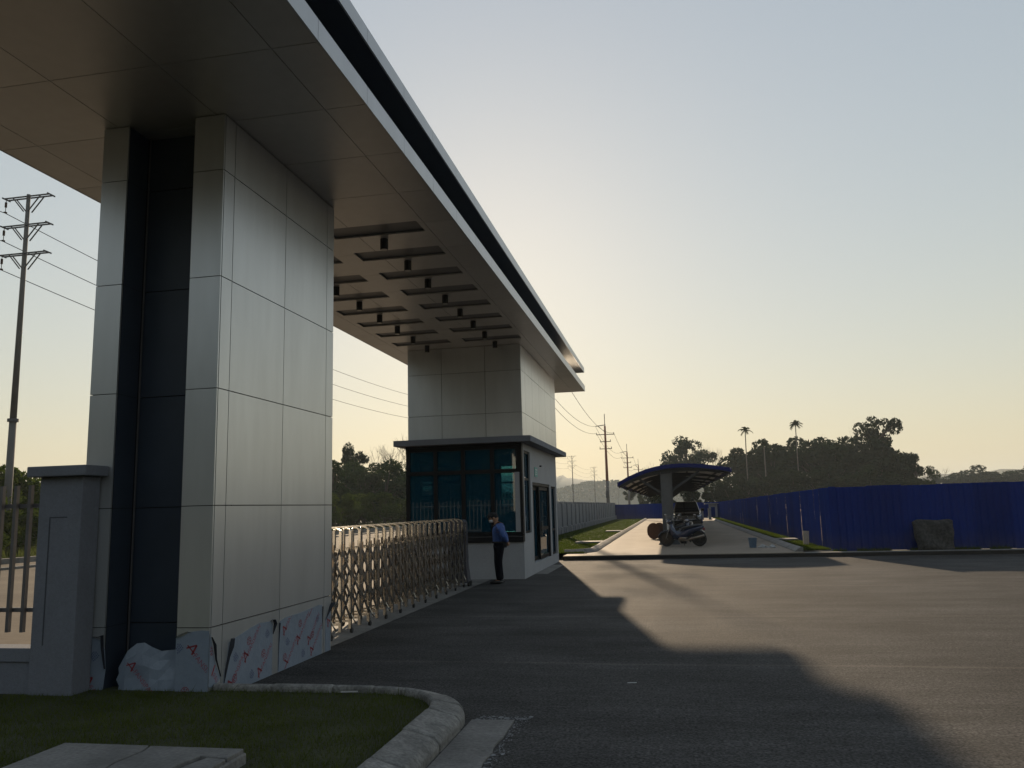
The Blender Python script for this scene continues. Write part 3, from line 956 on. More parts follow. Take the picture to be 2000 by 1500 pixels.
# downlights
ordn = ['first', 'second', 'third', 'fourth', 'fifth', 'sixth', 'seventh', 'eighth']
for xx, row in ((-4.19, 'row nearer the asphalt'), (-6.0, 'row farther from the asphalt')):
    for k in range(8):
        yv = 11.47 + 1.165 * k
        if yv > 19.9: continue
        d = empty('downlight', (xx, yv, ZS), label='black cylinder downlight under the canopy, %s from the booth, %s' % (ordn[7 - k], row), cat='downlight', group='downlights under the canopy')
        MB().tube([(0, 0, -0.17), (0, 0, -0.001)], 0.062, 16).build('housing', 'lamp_black', d, local=True)
        MB().tube([(0, 0, -0.176), (0, 0, -0.171)], 0.05, 16).build('lens', 'lamp_lens', d, local=True)

# ------------------------------------------------------------------ guard booth with the clad pier above it
BX0, BX1, BY0, BY1, BH = -6.75, -3.66, 20.07, 26.30, 3.41
bo = empty('guard_booth', (-5.2, 23.2, 0), label='white guard booth with teal glazing below the far end of the canopy', cat='booth')


def wall_holes(axis, pos, th, u0, u1, z0, z1, holes, m, name='wall', parent=bo):
    mb = MB()
    for a, b, c, d in sub_rects((u0, u1, z0, z1), holes):
        t0, t1 = sorted((pos, pos + th))
        if axis == 'y': mb.box(a, b, t0, t1, c, d)
        else: mb.box(t0, t1, a, b, c, d)
    return mb.build(name, m, parent)


def window(axis, pos, th, u0, u1, z0, z1, uds=(), zds=(), fw=0.05, pane='teal_glass', name='window', parent=bo):
    """framed window: frame with mullions is the part, its panes are sub-parts"""
    t0, t1 = sorted((pos, pos + th)); tm = (t0 + t1) / 2
    us = [u0] + list(uds) + [u1]; zs = [z0] + list(zds) + [z1]
    holes = []
    for i in range(len(us) - 1):
        for j in range(len(zs) - 1):
            holes.append((us[i] + fw / (1 if i == 0 else 2), us[i + 1] - fw / (1 if i == len(us) - 2 else 2), zs[j] + fw / (1 if j == 0 else 2), zs[j + 1] - fw / (1 if j == len(zs) - 2 else 2)))
    w = wall_holes(axis, t0, t1 - t0, u0, u1, z0, z1, holes, 'frame_black', name, parent)
    for a, b, c, d in holes:
        mb = MB()
        e = 0.002
        if axis == 'y': mb.box(a - e, b + e, tm - 0.004, tm + 0.004, c - e, d + e)
        else: mb.box(tm - 0.004, tm + 0.004, a - e, b + e, c - e, d + e)
        o = mb.build('pane', pane, None)
        o.parent = w
        ww = bo.location
        for vtx in o.data.vertices: vtx.co -= ww
    return w


T = 0.18
# front: low wall, dark sill, window wall, white end strip
wall_holes('y', BY0, T, BX0, BX1, -0.02, 0.91, [], 'render_white')
MB().box(BX0 + 0.01, BX1 - 0.004, BY0 - 0.05, BY0 + T, 0.912, 1.07).build('sill', 'frame_black', bo, bevel=0.004)
MB().box(BX0 + 0.02, BX1 - 0.02, BY0 - 0.055, BY0 - 0.051, 1.045, 1.055).build('sill_trim', 'steel_paint', bo)
window('y', BY0 + 0.02, 0.09, BX0, -3.72, 1.072, 3.36, (-5.955, -5.213, -4.444), (2.70,), 0.10, name='front_window')
MB().box(-3.718, BX1, BY0, BY0 + T, 1.072, 3.36).build('corner_post', 'frame_black', bo)
MB().box(-3.86, -3.735, BY0 + 0.010, BY0 + 0.019, 1.16, 2.66).build('white_strip', 'render_white', bo)
MB().box(BX0, BX1, BY0, BY0 + T, 3.362, BH - 0.002).build('lintel', 'frame_black', bo)
# road side
side_holes = [(20.36, 21.27, 1.10, 3.23), (21.58, 24.72, 0.28, 2.44), (25.0, 26.06, 0.28, 2.40)]
wall_holes('x', BX1 - T, T, BY0 + T + 0.001, BY1, -0.02, BH - 0.002, side_holes, 'render_white')
window('x', BX1 - 0.10, 0.06, 20.36, 21.27, 1.10, 3.23, (), (2.50,), 0.06, name='side_window')
window('x', BX1 - 0.12, 0.06, 25.0, 26.06, 0.28, 2.40, (), (1.05,), 0.06, name='side_window')
# door opening with a frame, one leaf slid open behind the other
MB().box(BX1 - 0.12, BX1 - 0.02, 21.58, 21.66, 0.28, 2.44).box(BX1 - 0.12, BX1 - 0.02, 24.64, 24.72, 0.28, 2.44).box(BX1 - 0.12, BX1 - 0.02, 21.66, 24.64, 2.36, 2.44).build('door_frame', 'frame_black', bo)
dl = window('x', BX1 - 0.10, 0.05, 22.95, 24.62, 0.30, 2.34, (), (1.15,), 0.09, name='door')
MB().box(BX1 - 0.04, BX1 - 0.005, 23.05, 23.09, 0.95, 1.35).build('handle', 'bike_silver', bo).parent = dl
dl2 = window('x', BX1 - 0.17, 0.05, 22.3, 23.0, 0.30, 2.34, (), (), 0.10, name='door')
MB().box(BX1 - T + 0.02, BX1 + 0.35, 21.5, 24.8, -0.02, 0.005).build('door_step', 'old_concrete', bo)
sg = MB().box(BX1 + 0.001, BX1 + 0.016, 21.95, 22.42, 2.60, 2.86).build('sign', 'sign_teal', bo)
mb = MB()
mb.box(BX1 + 0.0165, BX1 + 0.0185, 22.02, 22.35, 2.78, 2.81).box(BX1 + 0.0165, BX1 + 0.0185, 22.02, 22.28, 2.72, 2.74).box(BX1 + 0.0165, BX1 + 0.0185, 22.02, 22.32, 2.66, 2.68)
o = mb.build('sign_print', 'mask', bo); o.parent = sg
MB().tube([(BX1, 22.9, 2.93), (BX1 + 0.06, 22.9, 2.93)], 0.02, 8).build('bracket', 'frame_black', bo)
# rear wall with windows, left wall
wall_holes('y', BY1 - T, T, BX0, BX1 - T - 0.001, -0.02, BH - 0.002, [(-5.55, -4.55, 1.75, 3.2)], 'render_white')
window('y', BY1 - 0.12, 0.06, -5.55, -4.55, 1.75, 3.2, (-5.05,), (2.6,), 0.06, pane='clear_glass', name='rear_window')
wall_holes('x', BX0, T, BY0 + T + 0.001, BY1 - T - 0.001, -0.02, BH - 0.002, [(20.7, 25.3, 1.1, 3.1)], 'render_white')
window('x', BX0 + 0.06, 0.06, 20.7, 25.3, 1.1, 3.1, (22.2, 23.8), (2.6,), 0.08, name='left_window')
MB().box(BX0 + T, BX1 - T, BY0 + T, BY1 - T, -0.02, 0.28).build('floor', 'interior', bo)
MB().box(BX0 + T, BX1 - T, BY0 + T, BY1 - T, 3.25, 3.30).build('ceiling', 'interior', bo)
# roof slab
MB().box(-6.99, -3.37, 19.78, 26.9, BH, BH + 0.15).build('roof_slab', 'render_grey', bo, bevel=0.008)
# things inside
dk = empty('desk', (-5.6, 20.7, 0.28), label='dark desk inside the booth under the front window', cat='desk')
MB().box(-6.5, -4.5, 20.3, 21.0, 0.98, 1.02).build('desk_top', 'desk', dk)
for xx in (-6.46, -4.54):
    MB().box(xx - 0.03, xx + 0.03, 20.32, 20.98, 0.281, 0.979).build('desk_side', 'desk', dk)
ctn = MB()
rg = random.Random(2)
ring = []
for k in range(13):
    ring.append((-4.92 + 0.028 * k, 25.55 + 0.03 * (k % 2)))
ctn.raw([(a, b, 0.95) for a, b in ring] + [(a, b, 2.9) for a, b in ring], [(k, k + 1, 13 + k + 1, 13 + k) for k in range(12)])
o = ctn.build('curtain', 'curtain'); tag(o, 'pale hanging curtain strip inside the booth beside the rear window', 'curtain')
rk = empty('rack', (-4.35, 24.4, 0.28), label='pale metal rack standing inside the booth by the door', cat='rack')
for xx in (-4.65, -4.05):
    for yv in (24.2, 24.6):
        MB().box(xx - 0.02, xx + 0.02, yv - 0.02, yv + 0.02, 0.281, 2.35).build('leg', 'curtain', rk)
for zz in (1.0, 1.5, 1.95):
    MB().box(-4.68, -4.02, 24.18, 24.62, zz, zz + 0.03).build('shelf', 'curtain', rk)

pr = empty('gate_pier', (-5.15, 23.2, 3.56), label='broad grey panelled pier rising from the booth roof to the canopy', cat='pier')
PX0, PX1, PY0, PY1 = -6.69, -3.625, 20.09, 26.43
MB().box(PX0 + 0.02, PX1 - 0.02, PY0 + 0.02, PY1 - 0.02, BH + 0.152, ZS - 0.006).build('core', 'joint_dark', pr)
ZP = [BH + 0.152, 4.197, 5.30, ZS - 0.004]
clad(pr, 'y', PY0, -1, [PX0, -5.758, -4.579, PX1], ZP)
clad(pr, 'x', PX1, 1, [PY0, 20.65, 21.8, 22.97, 24.14, 25.31, PY1], ZP, u_in=(0.02, 0.02))
clad(pr, 'x', PX0, -1, [PY0, 20.65, 21.8, 22.97, 24.14, 25.31, PY1], ZP, u_in=(0.02, 0.02))
clad(pr, 'y', PY1, 1, [PX0, -5.758, -4.579, PX1], ZP)

# ------------------------------------------------------------------ retractable stainless gate
gx0, gx1 = -5.14, -4.72            # rear and front faces of the gate
rg_ = empty('retractable_gate', (-4.93, 14.8, 0), label='stainless steel folding gate drawn between column and booth', cat='gate')
PITCH = 0.366
ng = 21
gy = [10.72 + PITCH * k for k in range(ng)]


def proto(mb, name, m, smooth=False):
    return mb.mesh(name, m, smooth)


def put(me, name, parent, loc):
    o = bpy.data.objects.new(name, me); COL.objects.link(o); o.parent = parent
    o.location = Vector(loc) - parent.location
    return o


# one hoop: two posts joined by an arched top
mb = MB()
w2 = (gx1 - gx0) / 2
for sx in (-1, 1):
    mb.box(sx * w2 - 0.02, sx * w2 + 0.02, -0.026, 0.026, 0.07, 1.475)
arc = [(w2 * math.cos(t), 0, 1.475 + 0.065 * math.sin(t)) for t in [math.pi * k / 10 for k in range(11)]]
for a, b in zip(arc[:-1], arc[1:]):
    mb.bar(a, b, 0.05, 0.02, up=(0, 0, 1) if abs(a[0]) < 0.9 * w2 else (1, 0, 0.5))
mb.box(-w2 + 0.017, w2 - 0.017, -0.012, 0.012, 0.16, 0.19).box(-w2 + 0.017, w2 - 0.017, -0.012, 0.012, 1.19, 1.21)
hoop = proto(mb, 'gate_hoop', 'stainless')
# short inner post between hoops
inner = proto(MB().box(-0.014, 0.014, -0.018, 0.018, 0.22, 1.30), 'gate_inner', 'stainless_dull')
# lattice bars: one mesh per direction, one object per bar
zl = [0.20, 0.51, 0.82]
lat = []
for s_ in (1, -1):
    a_, b_ = (0.0, 0.42) if s_ > 0 else (0.42, 0.0)
    lat.append(proto(MB().bar((0, -0.005, a_), (0, PITCH + 0.005, b_), 0.012, 0.042, up=(0, 0, 1)), 'gate_lattice', 'stainless'))
whl = proto(MB().disc((0, 0.03, 0.04), (1, 0, 0), 0.0, 0.038, 0.03, 14), 'gate_castor', 'rubber')
foot = [proto(MB().tube([(0, 0.0, 0.30), (sx * 0.05, 0.03, 0.18), (sx * 0.05, 0.10, 0.13), (0, 0.16, 0.13)], 0.011, 7), 'gate_foot', 'stainless') for sx in (-1, 1)]
cxg = (gx0 + gx1) / 2
for k, yv in enumerate(gy):
    put(hoop, 'hoop', rg_, (cxg, yv, 0))
    for sx in (-1, 1): put(inner, 'inner_post', rg_, (cxg + sx * (w2 - 0.035), yv + PITCH / 2, 0))
    if k < ng - 1:
        
        for sx in (-1, 1):
            for z_ in zl:
                put(lat[0], 'lattice_bar', rg_, (cxg + sx * (w2 - 0.008), yv, z_)); put(lat[1], 'lattice_bar', rg_, (cxg + sx * (w2 + 0.008), yv, z_))
    if k % 2 == 0:
        for sx in (-1, 1):
            put(whl, 'castor', rg_, (cxg + sx * (w2 + 0.01), yv, 0)); put(foot[(sx + 1) // 2], 'foot_bracket', rg_, (cxg + sx * w2, yv, 0))
# driving head at the booth end
hy = gy[-1] + 0.24
MB().prism([(gx0 - 0.02, 0.08), (gx1 + 0.07, 0.08), (gx1 + 0.02, 0.5), (gx1, 1.46), (gx1 - 0.05, 1.52), (gx0 + 0.05, 1.52), (gx0, 1.46)], hy, hy + 0.24).build('drive_head', 'motor_box', rg_, bevel=0.012)
mb = MB()
for zz in (0.6, 0.9, 1.2): mb.box(gx1 + 0.003, gx1 + 0.012, hy + 0.03, hy + 0.21, zz, zz + 0.02)
mb.box(gx1 + 0.002, gx1 + 0.014, hy + 0.0, hy + 0.02, 0.55, 1.45)
mb.build('trim', 'stainless', rg_)
for yv in (hy + 0.05, hy + 0.2):
    MB().disc((gx1 + 0.06, yv, 0.06), (1, 0, 0), 0, 0.06, 0.05, 16).build('drive_wheel', 'rubber', rg_)

# ------------------------------------------------------------------ guard standing by the gate
def skin_obj(name, m, joints, edges, parent, root=0, sub=2):
    me = bpy.data.meshes.new(name)
    me.from_pydata([j[0] for j in joints], edges, [])
    o = bpy.data.objects.new(name, me); COL.objects.link(o)
    o.parent = parent
    o.modifiers.new('skin', 'SKIN')
    for i, j in enumerate(joints):
        r_ = j[1]
        me.skin_vertices[0].data[i].radius = r_ if isinstance(r_, tuple) else (r_, r_)
        me.skin_vertices[0].data[i].use_root = (i == root)
    s = o.modifiers.new('sub', 'SUBSURF'); s.levels = sub; s.render_levels = sub
    o.modifiers['skin'].use_smooth_shade = True
    me.materials.append(MATS[m])
    return o


def ellip(mb, c, r, n=14, m=9, rot=None, z0=-1.0, z1=1.0):
    rings = []
    for j in range(m + 1):
        t = math.asin(max(-1, min(1, z0 + (z1 - z0) * j / m)))
        ring = []
        for k in range(n):
            p = 2 * math.pi * k / n
            q = Vector((r[0] * math.cos(t) * math.cos(p), r[1] * math.cos(t) * math.sin(p), r[2] * math.sin(t)))
            if rot is not None: q = rot @ q
            ring.append(tuple(Vector(c) + q))
        rings.append(ring)
    return mb.loft(rings)


pe = empty('person', (-4.06, 18.93, 0), R(8), label='guard in blue shirt, dark cap and white mask standing with hands behind his back', cat='person')
pe.scale = (1.22, 1.2, 1.0)
# the figure faces -x; y is its left/right
body = [((0.0, 0, 0.92), (0.08, 0.11)), ((0.0, 0, 1.10), (0.08, 0.12)), ((0.01, 0, 1.26), (0.105, 0.165)), ((0.0, 0, 1.36), (0.075, 0.12)), ((-0.035, 0, 1.42), 0.05), ((-0.075, 0, 1.47), 0.055),
        ((0.0, 0.09, 0.86), 0.085), ((-0.02, 0.085, 0.50), 0.058), ((0.02, 0.08, 0.09), 0.04), ((-0.12, 0.085, 0.035), 0.034),
        ((0.0, -0.09, 0.86), 0.085), ((-0.03, -0.085, 0.50), 0.058), ((0.0, -0.08, 0.09), 0.04), ((-0.14, -0.085, 0.035), 0.034),
        ((0.01, 0.175, 1.33), 0.052), ((0.11, 0.235, 1.10), 0.042), ((0.15, 0.07, 0.93), 0.030),
        ((0.01, -0.175, 1.33), 0.052), ((0.11, -0.235, 1.10), 0.042), ((0.165, -0.05, 0.95), 0.030)]
ed = [(0, 1), (1, 2), (2, 3), (3, 4), (4, 5), (0, 6), (6, 7), (7, 8), (8, 9), (0, 10), (10, 11), (11, 12), (12, 13), (2, 14), (14, 15), (15, 16), (2, 17), (17, 18), (18, 19)]
skin_obj('body', 'skin', body, ed, pe)
up = [((0.0, 0, 0.90), (0.12, 0.155)), ((0.0, 0, 0.97), (0.135, 0.17)), ((0.0, 0, 1.08), (0.128, 0.168)), ((0.01, 0, 1.24), (0.13, 0.185)), ((0.0, 0, 1.35), (0.095, 0.14)), ((-0.03, 0, 1.405), 0.062),
      ((0.01, 0.185, 1.33), 0.066), ((0.11, 0.245, 1.10), 0.058), ((0.145, 0.10, 0.955), 0.046), ((0.01, -0.185, 1.33), 0.066), ((0.11, -0.245, 1.10), 0.058), ((0.155, -0.09, 0.965), 0.046)]
skin_obj('shirt', 'shirt', up, [(0, 1), (1, 2), (2, 3), (3, 4), (4, 5), (3, 6), (6, 7), (7, 8), (3, 9), (9, 10), (10, 11)], pe)
lo = [((0.0, 0, 1.0), (0.132, 0.168)), ((0.0, 0, 0.90), (0.138, 0.172)), ((0.0, 0.09, 0.80), 0.10), ((-0.02, 0.085, 0.50), 0.075), ((0.02, 0.08, 0.07), 0.062), ((0.0, -0.09, 0.80), 0.10), ((-0.03, -0.085, 0.50), 0.075), ((0.0, -0.08, 0.07), 0.062)]
skin_obj('trousers', 'trousers', lo, [(0, 1), (1, 2), (2, 3), (3, 4), (1, 5), (5, 6), (6, 7)], pe)
for sy, ox in ((1, 0.02), (-1, 0.0)):
    mb = MB(); ellip(mb, (ox - 0.06, sy * 0.083, 0.045), (0.135, 0.05, 0.05), 14, 8, z0=-0.85)
    mb.build('shoe', 'shoe', pe, smooth=True, local=True)
hr = Matrix.Rotation(R(-24), 3, 'Y')
hc = Vector((-0.10, 0, 1.535))
mb = MB(); ellip(mb, hc, (0.095, 0.075, 0.118), 16, 12, hr)
ellip(mb, hc + hr @ Vector((-0.098, 0, -0.015)), (0.02, 0.014, 0.026), 8, 6, hr)
for sy in (-1, 1): ellip(mb, hc + hr @ Vector((0.012, sy * 0.076, -0.01)), (0.022, 0.010, 0.03), 8, 6, hr)
mb.build('head', 'skin', pe, smooth=True, local=True)
mb = MB()
for sy in (-1, 1): ellip(mb, hc + hr @ Vector((-0.083, sy * 0.03, 0.012)), (0.012, 0.015, 0.008), 8, 6, hr)
mb.build('eyes', 'black_cloth', pe, local=True)
mb = MB(); ellip(mb, hc + hr @ Vector((0.014, 0, 0.012)), (0.094, 0.081, 0.11), 16, 10, hr, z0=-0.35)
mb.build('hair', 'black_cloth', pe, smooth=True, local=True)
mb = MB(); ellip(mb, hc + hr @ Vector((-0.052, 0, -0.05)), (0.062, 0.068, 0.052), 14, 8, hr)
mb.build('face_mask', 'mask', pe, smooth=True, local=True)
cp_ = MB(); ellip(cp_, hc + hr @ Vector((0.004, 0, 0.035)), (0.108, 0.09, 0.105), 18, 8, hr, z0=0.0)
rim = []
for k in range(9):
    a = math.pi / 2 + math.pi * k / 8
    rim.append(hc + hr @ Vector((0.0 + 0.185 * math.cos(a) * (1 if math.cos(a) < 0 else 0.2), 0.085 * math.sin(a), 0.032)))
nn = len(rim)
cp_.raw([tuple(p) for p in rim] + [tuple(p + hr @ Vector((0, 0, 0.008))) for p in rim], [tuple(range(nn)), tuple(range(2 * nn - 1, nn - 1, -1))] + [(i, (i + 1) % nn, nn + (i + 1) % nn, nn + i) for i in range(nn)])
cp_.build('cap', 'black_cloth', pe, local=True)
MB().disc((0.0, 0, 0.965), (0, 0, 1), 0.10, 0.138, 0.04, 20).build('belt', 'black_cloth', pe, local=True).scale = (1, 1.25, 1)
MB().box(0.09, 0.16, -0.16, -0.12, 0.84, 0.97).build('pouch', 'black_cloth', pe, local=True, bevel=0.01)
MB().box(-0.03, 0.05, -0.262, -0.255, 1.18, 1.27).build('sleeve_badge', 'badge_dark', pe, local=True)


# hands clasped behind the back
def hand(sy, wrist, d, parent):
    w = Vector(wrist); d = Vector(d).normalized(); side = Vector((0, 0, 1)).cross(d).normalized()
    dn = d.cross(side)
    J = [(tuple(w), 0.022), (tuple(w + d * 0.05), (0.018, 0.034)), (tuple(w + d * 0.085), (0.016, 0.034))]
    E_ = [(0, 1), (1, 2)]
    for k, (o, L_) in enumerate(((-0.030, 0.062), (-0.010, 0.072), (0.010, 0.068), (0.028, 0.052))):
        b = w + d * 0.085 + dn * o
        n0 = len(J)
        J += [(tuple(b + d * L_ * 0.5 + side * 0.006 * sy), 0.0085), (tuple(b + d * L_ * 0.9 + side * 0.024 * sy), 0.0075)]
        E_ += [(2, n0), (n0, n0 + 1)]
    n0 = len(J)
    J += [(tuple(w + d * 0.045 - dn * 0.042), 0.010), (tuple(w + d * 0.085 - dn * 0.055), 0.008)]
    E_ += [(1, n0), (n0, n0 + 1)]
    return skin_obj('hand', 'skin', J, E_, parent, sub=1)


hand(1, (0.15, 0.075, 0.93), (0.15, -1, -0.15), pe)
hand(-1, (0.168, -0.055, 0.95), (0.1, 1, -0.25), pe)

# ------------------------------------------------------------------ long carport
ca_ = empty('carport', (-0.12, 33.6, 0.14), label='long blue arched carport on a single row of steel posts', cat='carport')
arc = [(-2.06, 2.63), (-1.70, 2.83), (-1.31, 2.99), (-0.92, 3.13), (-0.5, 3.23), (-0.05, 3.29), (0.4, 3.31), (0.85, 3.30), (1.3, 3.26), (1.75, 3.20), (2.10, 3.14), (2.42, 3.07)]
Y0c, Y1c = 33.2, 86.0


def offset(arc, d):
    return [(x, z + d) for x, z in arc]


# corrugated roof in sheets
ys_ = [Y0c + (Y1c - Y0c) * k / 44 for k in range(45)]
for k in range(44):
    v = []; f = []
    ny = 6
    for j in range(ny + 1):
        yv = ys_[k] + (ys_[k + 1] - ys_[k]) * j / ny
        dz = 0.018 * (j % 2)
        for d in (0.0, 0.012):
            v += [(x, yv, z + dz + d) for x, z in arc]
    na = len(arc)
    for j in range(ny):
        for s_ in (0, 1):
            for i in range(na - 1):
                a = (j * 2 + s_) * na + i; b = ((j + 1) * 2 + s_) * na + i
                f.append((a, a + 1, b + 1, b))
    MB().raw(v, f).build('roof_sheet', 'carport_under', ca_)
# blue fascia round the roof
for ya, yb in ((Y0c - 0.03, Y0c - 0.005), (Y1c + 0.005, Y1c + 0.03)):
    poly = offset(arc, 0.05) + offset(arc, -0.11)[::-1]
    MB().prism(poly, ya, yb).build('end_fascia', 'carport_blue', ca_)
MB().box(-2.10, -2.07, Y0c - 0.03, Y1c + 0.03, 2.50, 2.69).build('side_fascia', 'carport_blue', ca_)
MB().box(2.43, 2.46, Y0c - 0.03, Y1c + 0.03, 2.94, 3.13).build('side_fascia', 'carport_blue', ca_)
for k in range(1, len(arc) - 1):
    if k in (1, 4, 7, 10):
        x, z = arc[k]
        MB().box(x - 0.03, x + 0.03, Y0c, Y1c, z - 0.075, z - 0.006).build('purlin', 'carport_steel', ca_)
for k in range(27):
    if k % 3 == 0: continue
    yv = 33.55 + k * 5.75 / 3
    MB().prism([(x, z - 0.008) for x, z in arc] + [(x, z - 0.045) for x, z in arc][::-1], yv - 0.02, yv + 0.02).build('rafter', 'carport_steel', ca_)
nb = 10
for k in range(nb):
    yv = 33.55 + k * 5.75
    # cross beam follows the arch
    poly = [(x, z - 0.078) for x, z in arc] + [(x, z - 0.078 - 0.10 - 0.13 * max(0, 1 - abs(x + 0.12) / 2.2)) for x, z in arc][::-1]
    MB().prism(poly, yv - 0.05, yv + 0.05).build('beam', 'carport_steel', ca_)
    mb = MB()
    mb.box(-0.36, -0.33, yv - 0.11, yv + 0.11, 0.33, 3.05).box(0.07, 0.10, yv - 0.11, yv + 0.11, 0.33, 3.05).box(-0.33, 0.07, yv - 0.012, yv + 0.012, 0.33, 3.05)
    mb.build('post', 'carport_post', ca_)
    MB().raw([(-0.58, yv - 0.25, 0.13), (0.30, yv - 0.25, 0.13), (0.30, yv + 0.25, 0.13), (-0.58, yv + 0.25, 0.13), (-0.45, yv - 0.18, 0.33), (0.19, yv - 0.18, 0.33), (0.19, yv + 0.18, 0.33), (-0.45, yv + 0.18, 0.33)],
             [(0, 3, 2, 1), (4, 5, 6, 7), (0, 1, 5, 4), (1, 2, 6, 5), (2, 3, 7, 6), (3, 0, 4, 7)]).build('footing', 'carport_steel', ca_, bevel=0.01)
    # knee braces up to the beam
    mb = MB().bar((-0.34, yv, 2.2), (-1.25, yv, 2.82), 0.07, 0.09).bar((0.08, yv, 2.3), (1.2, yv, 3.05), 0.07, 0.09)
    mb.build('brace', 'carport_steel', ca_)
MB().box(-0.20, -0.02, 33.42, 33.435, 0.42, 1.0).build('notice', 'plate', ca_)


# ------------------------------------------------------------------ motorbikes
def motorbike(loc, rz, m_body, label, lean=0.0):
    t = empty('motorbike', loc, rz, label=label, cat='motorbike', group='motorbikes parked under the carport')
    t.rotation_euler = (lean, 0, rz)
    wr = 0.285
    for xw in (-0.62, 0.62):
        w = MB().torus((xw, 0, wr), (0, 1, 0), wr - 0.045, 0.045, 28, 8).build('wheel', 'rubber', t, smooth=True, local=True)
        mb = MB().disc((xw, 0, wr), (0, 1, 0), 0.205, 0.225, 0.05, 24).disc((xw, 0, wr), (0, 1, 0), 0.0, 0.05, 0.09, 14)
        for k in range(8):
            a = k * math.pi / 4
            mb.bar((xw, 0, wr), (xw + 0.21 * math.cos(a), 0, wr + 0.21 * math.sin(a)), 0.008, 0.02, up=(0, 1, 0))
        mb.disc((xw, 0, wr), (0, 1, 0), 0.0, 0.215, 0.012, 20)
        mb.build('rim', 'bike_black', w, local=True)
    # fork and front fender
    mb = MB()
    for sy in (-1, 1): mb.tube([(-0.62, sy * 0.075, wr), (-0.42, sy * 0.075, 0.83)], 0.022, 8)
    mb.build('fork', 'bike_silver', t, local=True)
    for xw, a0, a1 in ((-0.62, 20, 170), (0.62, 40, 165)):
        rings = []
        for k in range(9):
            a = R(a0 + (a1 - a0) * k / 8)
            rings.append([(xw + (wr + o) * math.cos(a), y_, wr + (wr + o) * math.sin(a)) for y_, o in ((-0.06, 0.01), (-0.045, 0.045), (0.045, 0.045), (0.06, 0.01), (0.045, 0.032), (-0.045, 0.032))])
        MB().loft(rings).build('fender', m_body, t, smooth=True, local=True)
    # body shell: head cowl, leg shield, side panels, tail
    prof = [(-0.50, 0.70, 0.06, 0.16), (-0.42, 0.66, 0.13, 0.26), (-0.34, 0.52, 0.14, 0.24), (-0.20, 0.40, 0.10, 0.16), (0.02, 0.42, 0.11, 0.16), (0.22, 0.52, 0.13, 0.16), (0.45, 0.62, 0.12, 0.13), (0.70, 0.70, 0.07, 0.08), (0.82, 0.73, 0.03, 0.04)]
    rings = []
    for x_, z_, hw, hh in prof:
        rings.append([(x_, hw * math.cos(a), z_ + hh * math.sin(a)) for a in [2 * math.pi * k / 12 for k in range(12)]])
    MB().loft(rings).build('fairing', m_body, t, smooth=True, local=True)
    rings = []
    for x_, z_, hw, hh in ((-0.10, 0.66, 0.07, 0.03), (0.05, 0.70, 0.11, 0.05), (0.3, 0.74, 0.13, 0.06), (0.6, 0.79, 0.11, 0.05), (0.74, 0.80, 0.06, 0.03)):
        rings.append([(x_, hw * math.cos(a), z_ + hh * math.sin(a)) for a in [2 * math.pi * k / 10 for k in range(10)]])
    MB().loft(rings).build('seat', 'bike_black', t, smooth=True, local=True)
    mb = MB(); ellip(mb, (-0.47, 0, 0.93), (0.10, 0.12, 0.10), 14, 8)
    mb.build('handlebar_cowl', m_body, t, smooth=True, local=True)
    mb = MB(); ellip(mb, (-0.545, 0, 0.93), (0.035, 0.085, 0.06), 12, 8)
    mb.build('headlight', 'headlamp', t, smooth=True, local=True)
    mb = MB().tube([(-0.36, -0.34, 0.99), (-0.43, -0.15, 0.97), (-0.44, 0, 0.95), (-0.43, 0.15, 0.97), (-0.36, 0.34, 0.99)], 0.014, 8)
    mb.build('handlebar', 'bike_silver', t, smooth=True, local=True)
    for sy in (-1, 1):
        MB().tube([(-0.38, sy * 0.22, 0.98), (-0.36, sy * 0.27, 1.14)], 0.006, 6).build('mirror_stem', 'bike_silver', t, local=True)
        mb = MB(); ellip(mb, (-0.36, sy * 0.30, 1.17), (0.012, 0.06, 0.04), 10, 6)
        mb.build('mirror', 'bike_silver', t, smooth=True, local=True)
        MB().tube([(-0.36, sy * 0.34, 0.99), (-0.30, sy * 0.42, 1.0)], 0.02, 8).build('grip', 'bike_black', t, local=True)
    mb = MB(); ellip(mb, (0.0, 0, 0.30), (0.20, 0.12, 0.12), 12, 8)
    mb.build('engine', 'stainless_dull', t, smooth=True, local=True)
    MB().tube([(-0.1, -0.13, 0.26), (0.2, -0.16, 0.24), (0.35, -0.17, 0.30), (0.85, -0.17, 0.42)], [0.022, 0.022, 0.05, 0.055], 10).build('exhaust', 'stainless_dull', t, smooth=True, local=True)
    mb = MB().bar((0.10, 0.06, 0.30), (0.62, 0.06, 0.285), 0.02, 0.05).bar((0.10, -0.06, 0.30), (0.62, -0.06, 0.285), 0.02, 0.05)
    mb.build('swing_arm', 'bike_black', t, local=True)
    MB().tube([(0.05, 0.10, 0.25), (0.0, 0.26, 0.0)], 0.012, 6).build('kickstand', 'bike_silver', t, local=True)
    MB().box(0.80, 0.86, -0.06, 0.06, 0.62, 0.68).build('tail_light', 'print_red', t, local=True)
    return t


motorbike((0.38, 31.75, 0.14), R(-12), 'bike_blue', 'nearest blue motorbike parked beside the first carport post', R(4))
motorbike((0.12, 33.4, 0.14), R(62), 'bike_black', 'black motorbike facing the road just right of the carport post', R(4))
motorbike((0.62, 34.4, 0.14), R(80), 'bike_blue', 'rearmost blue motorbike half hidden between the post and the pickup', R(4))


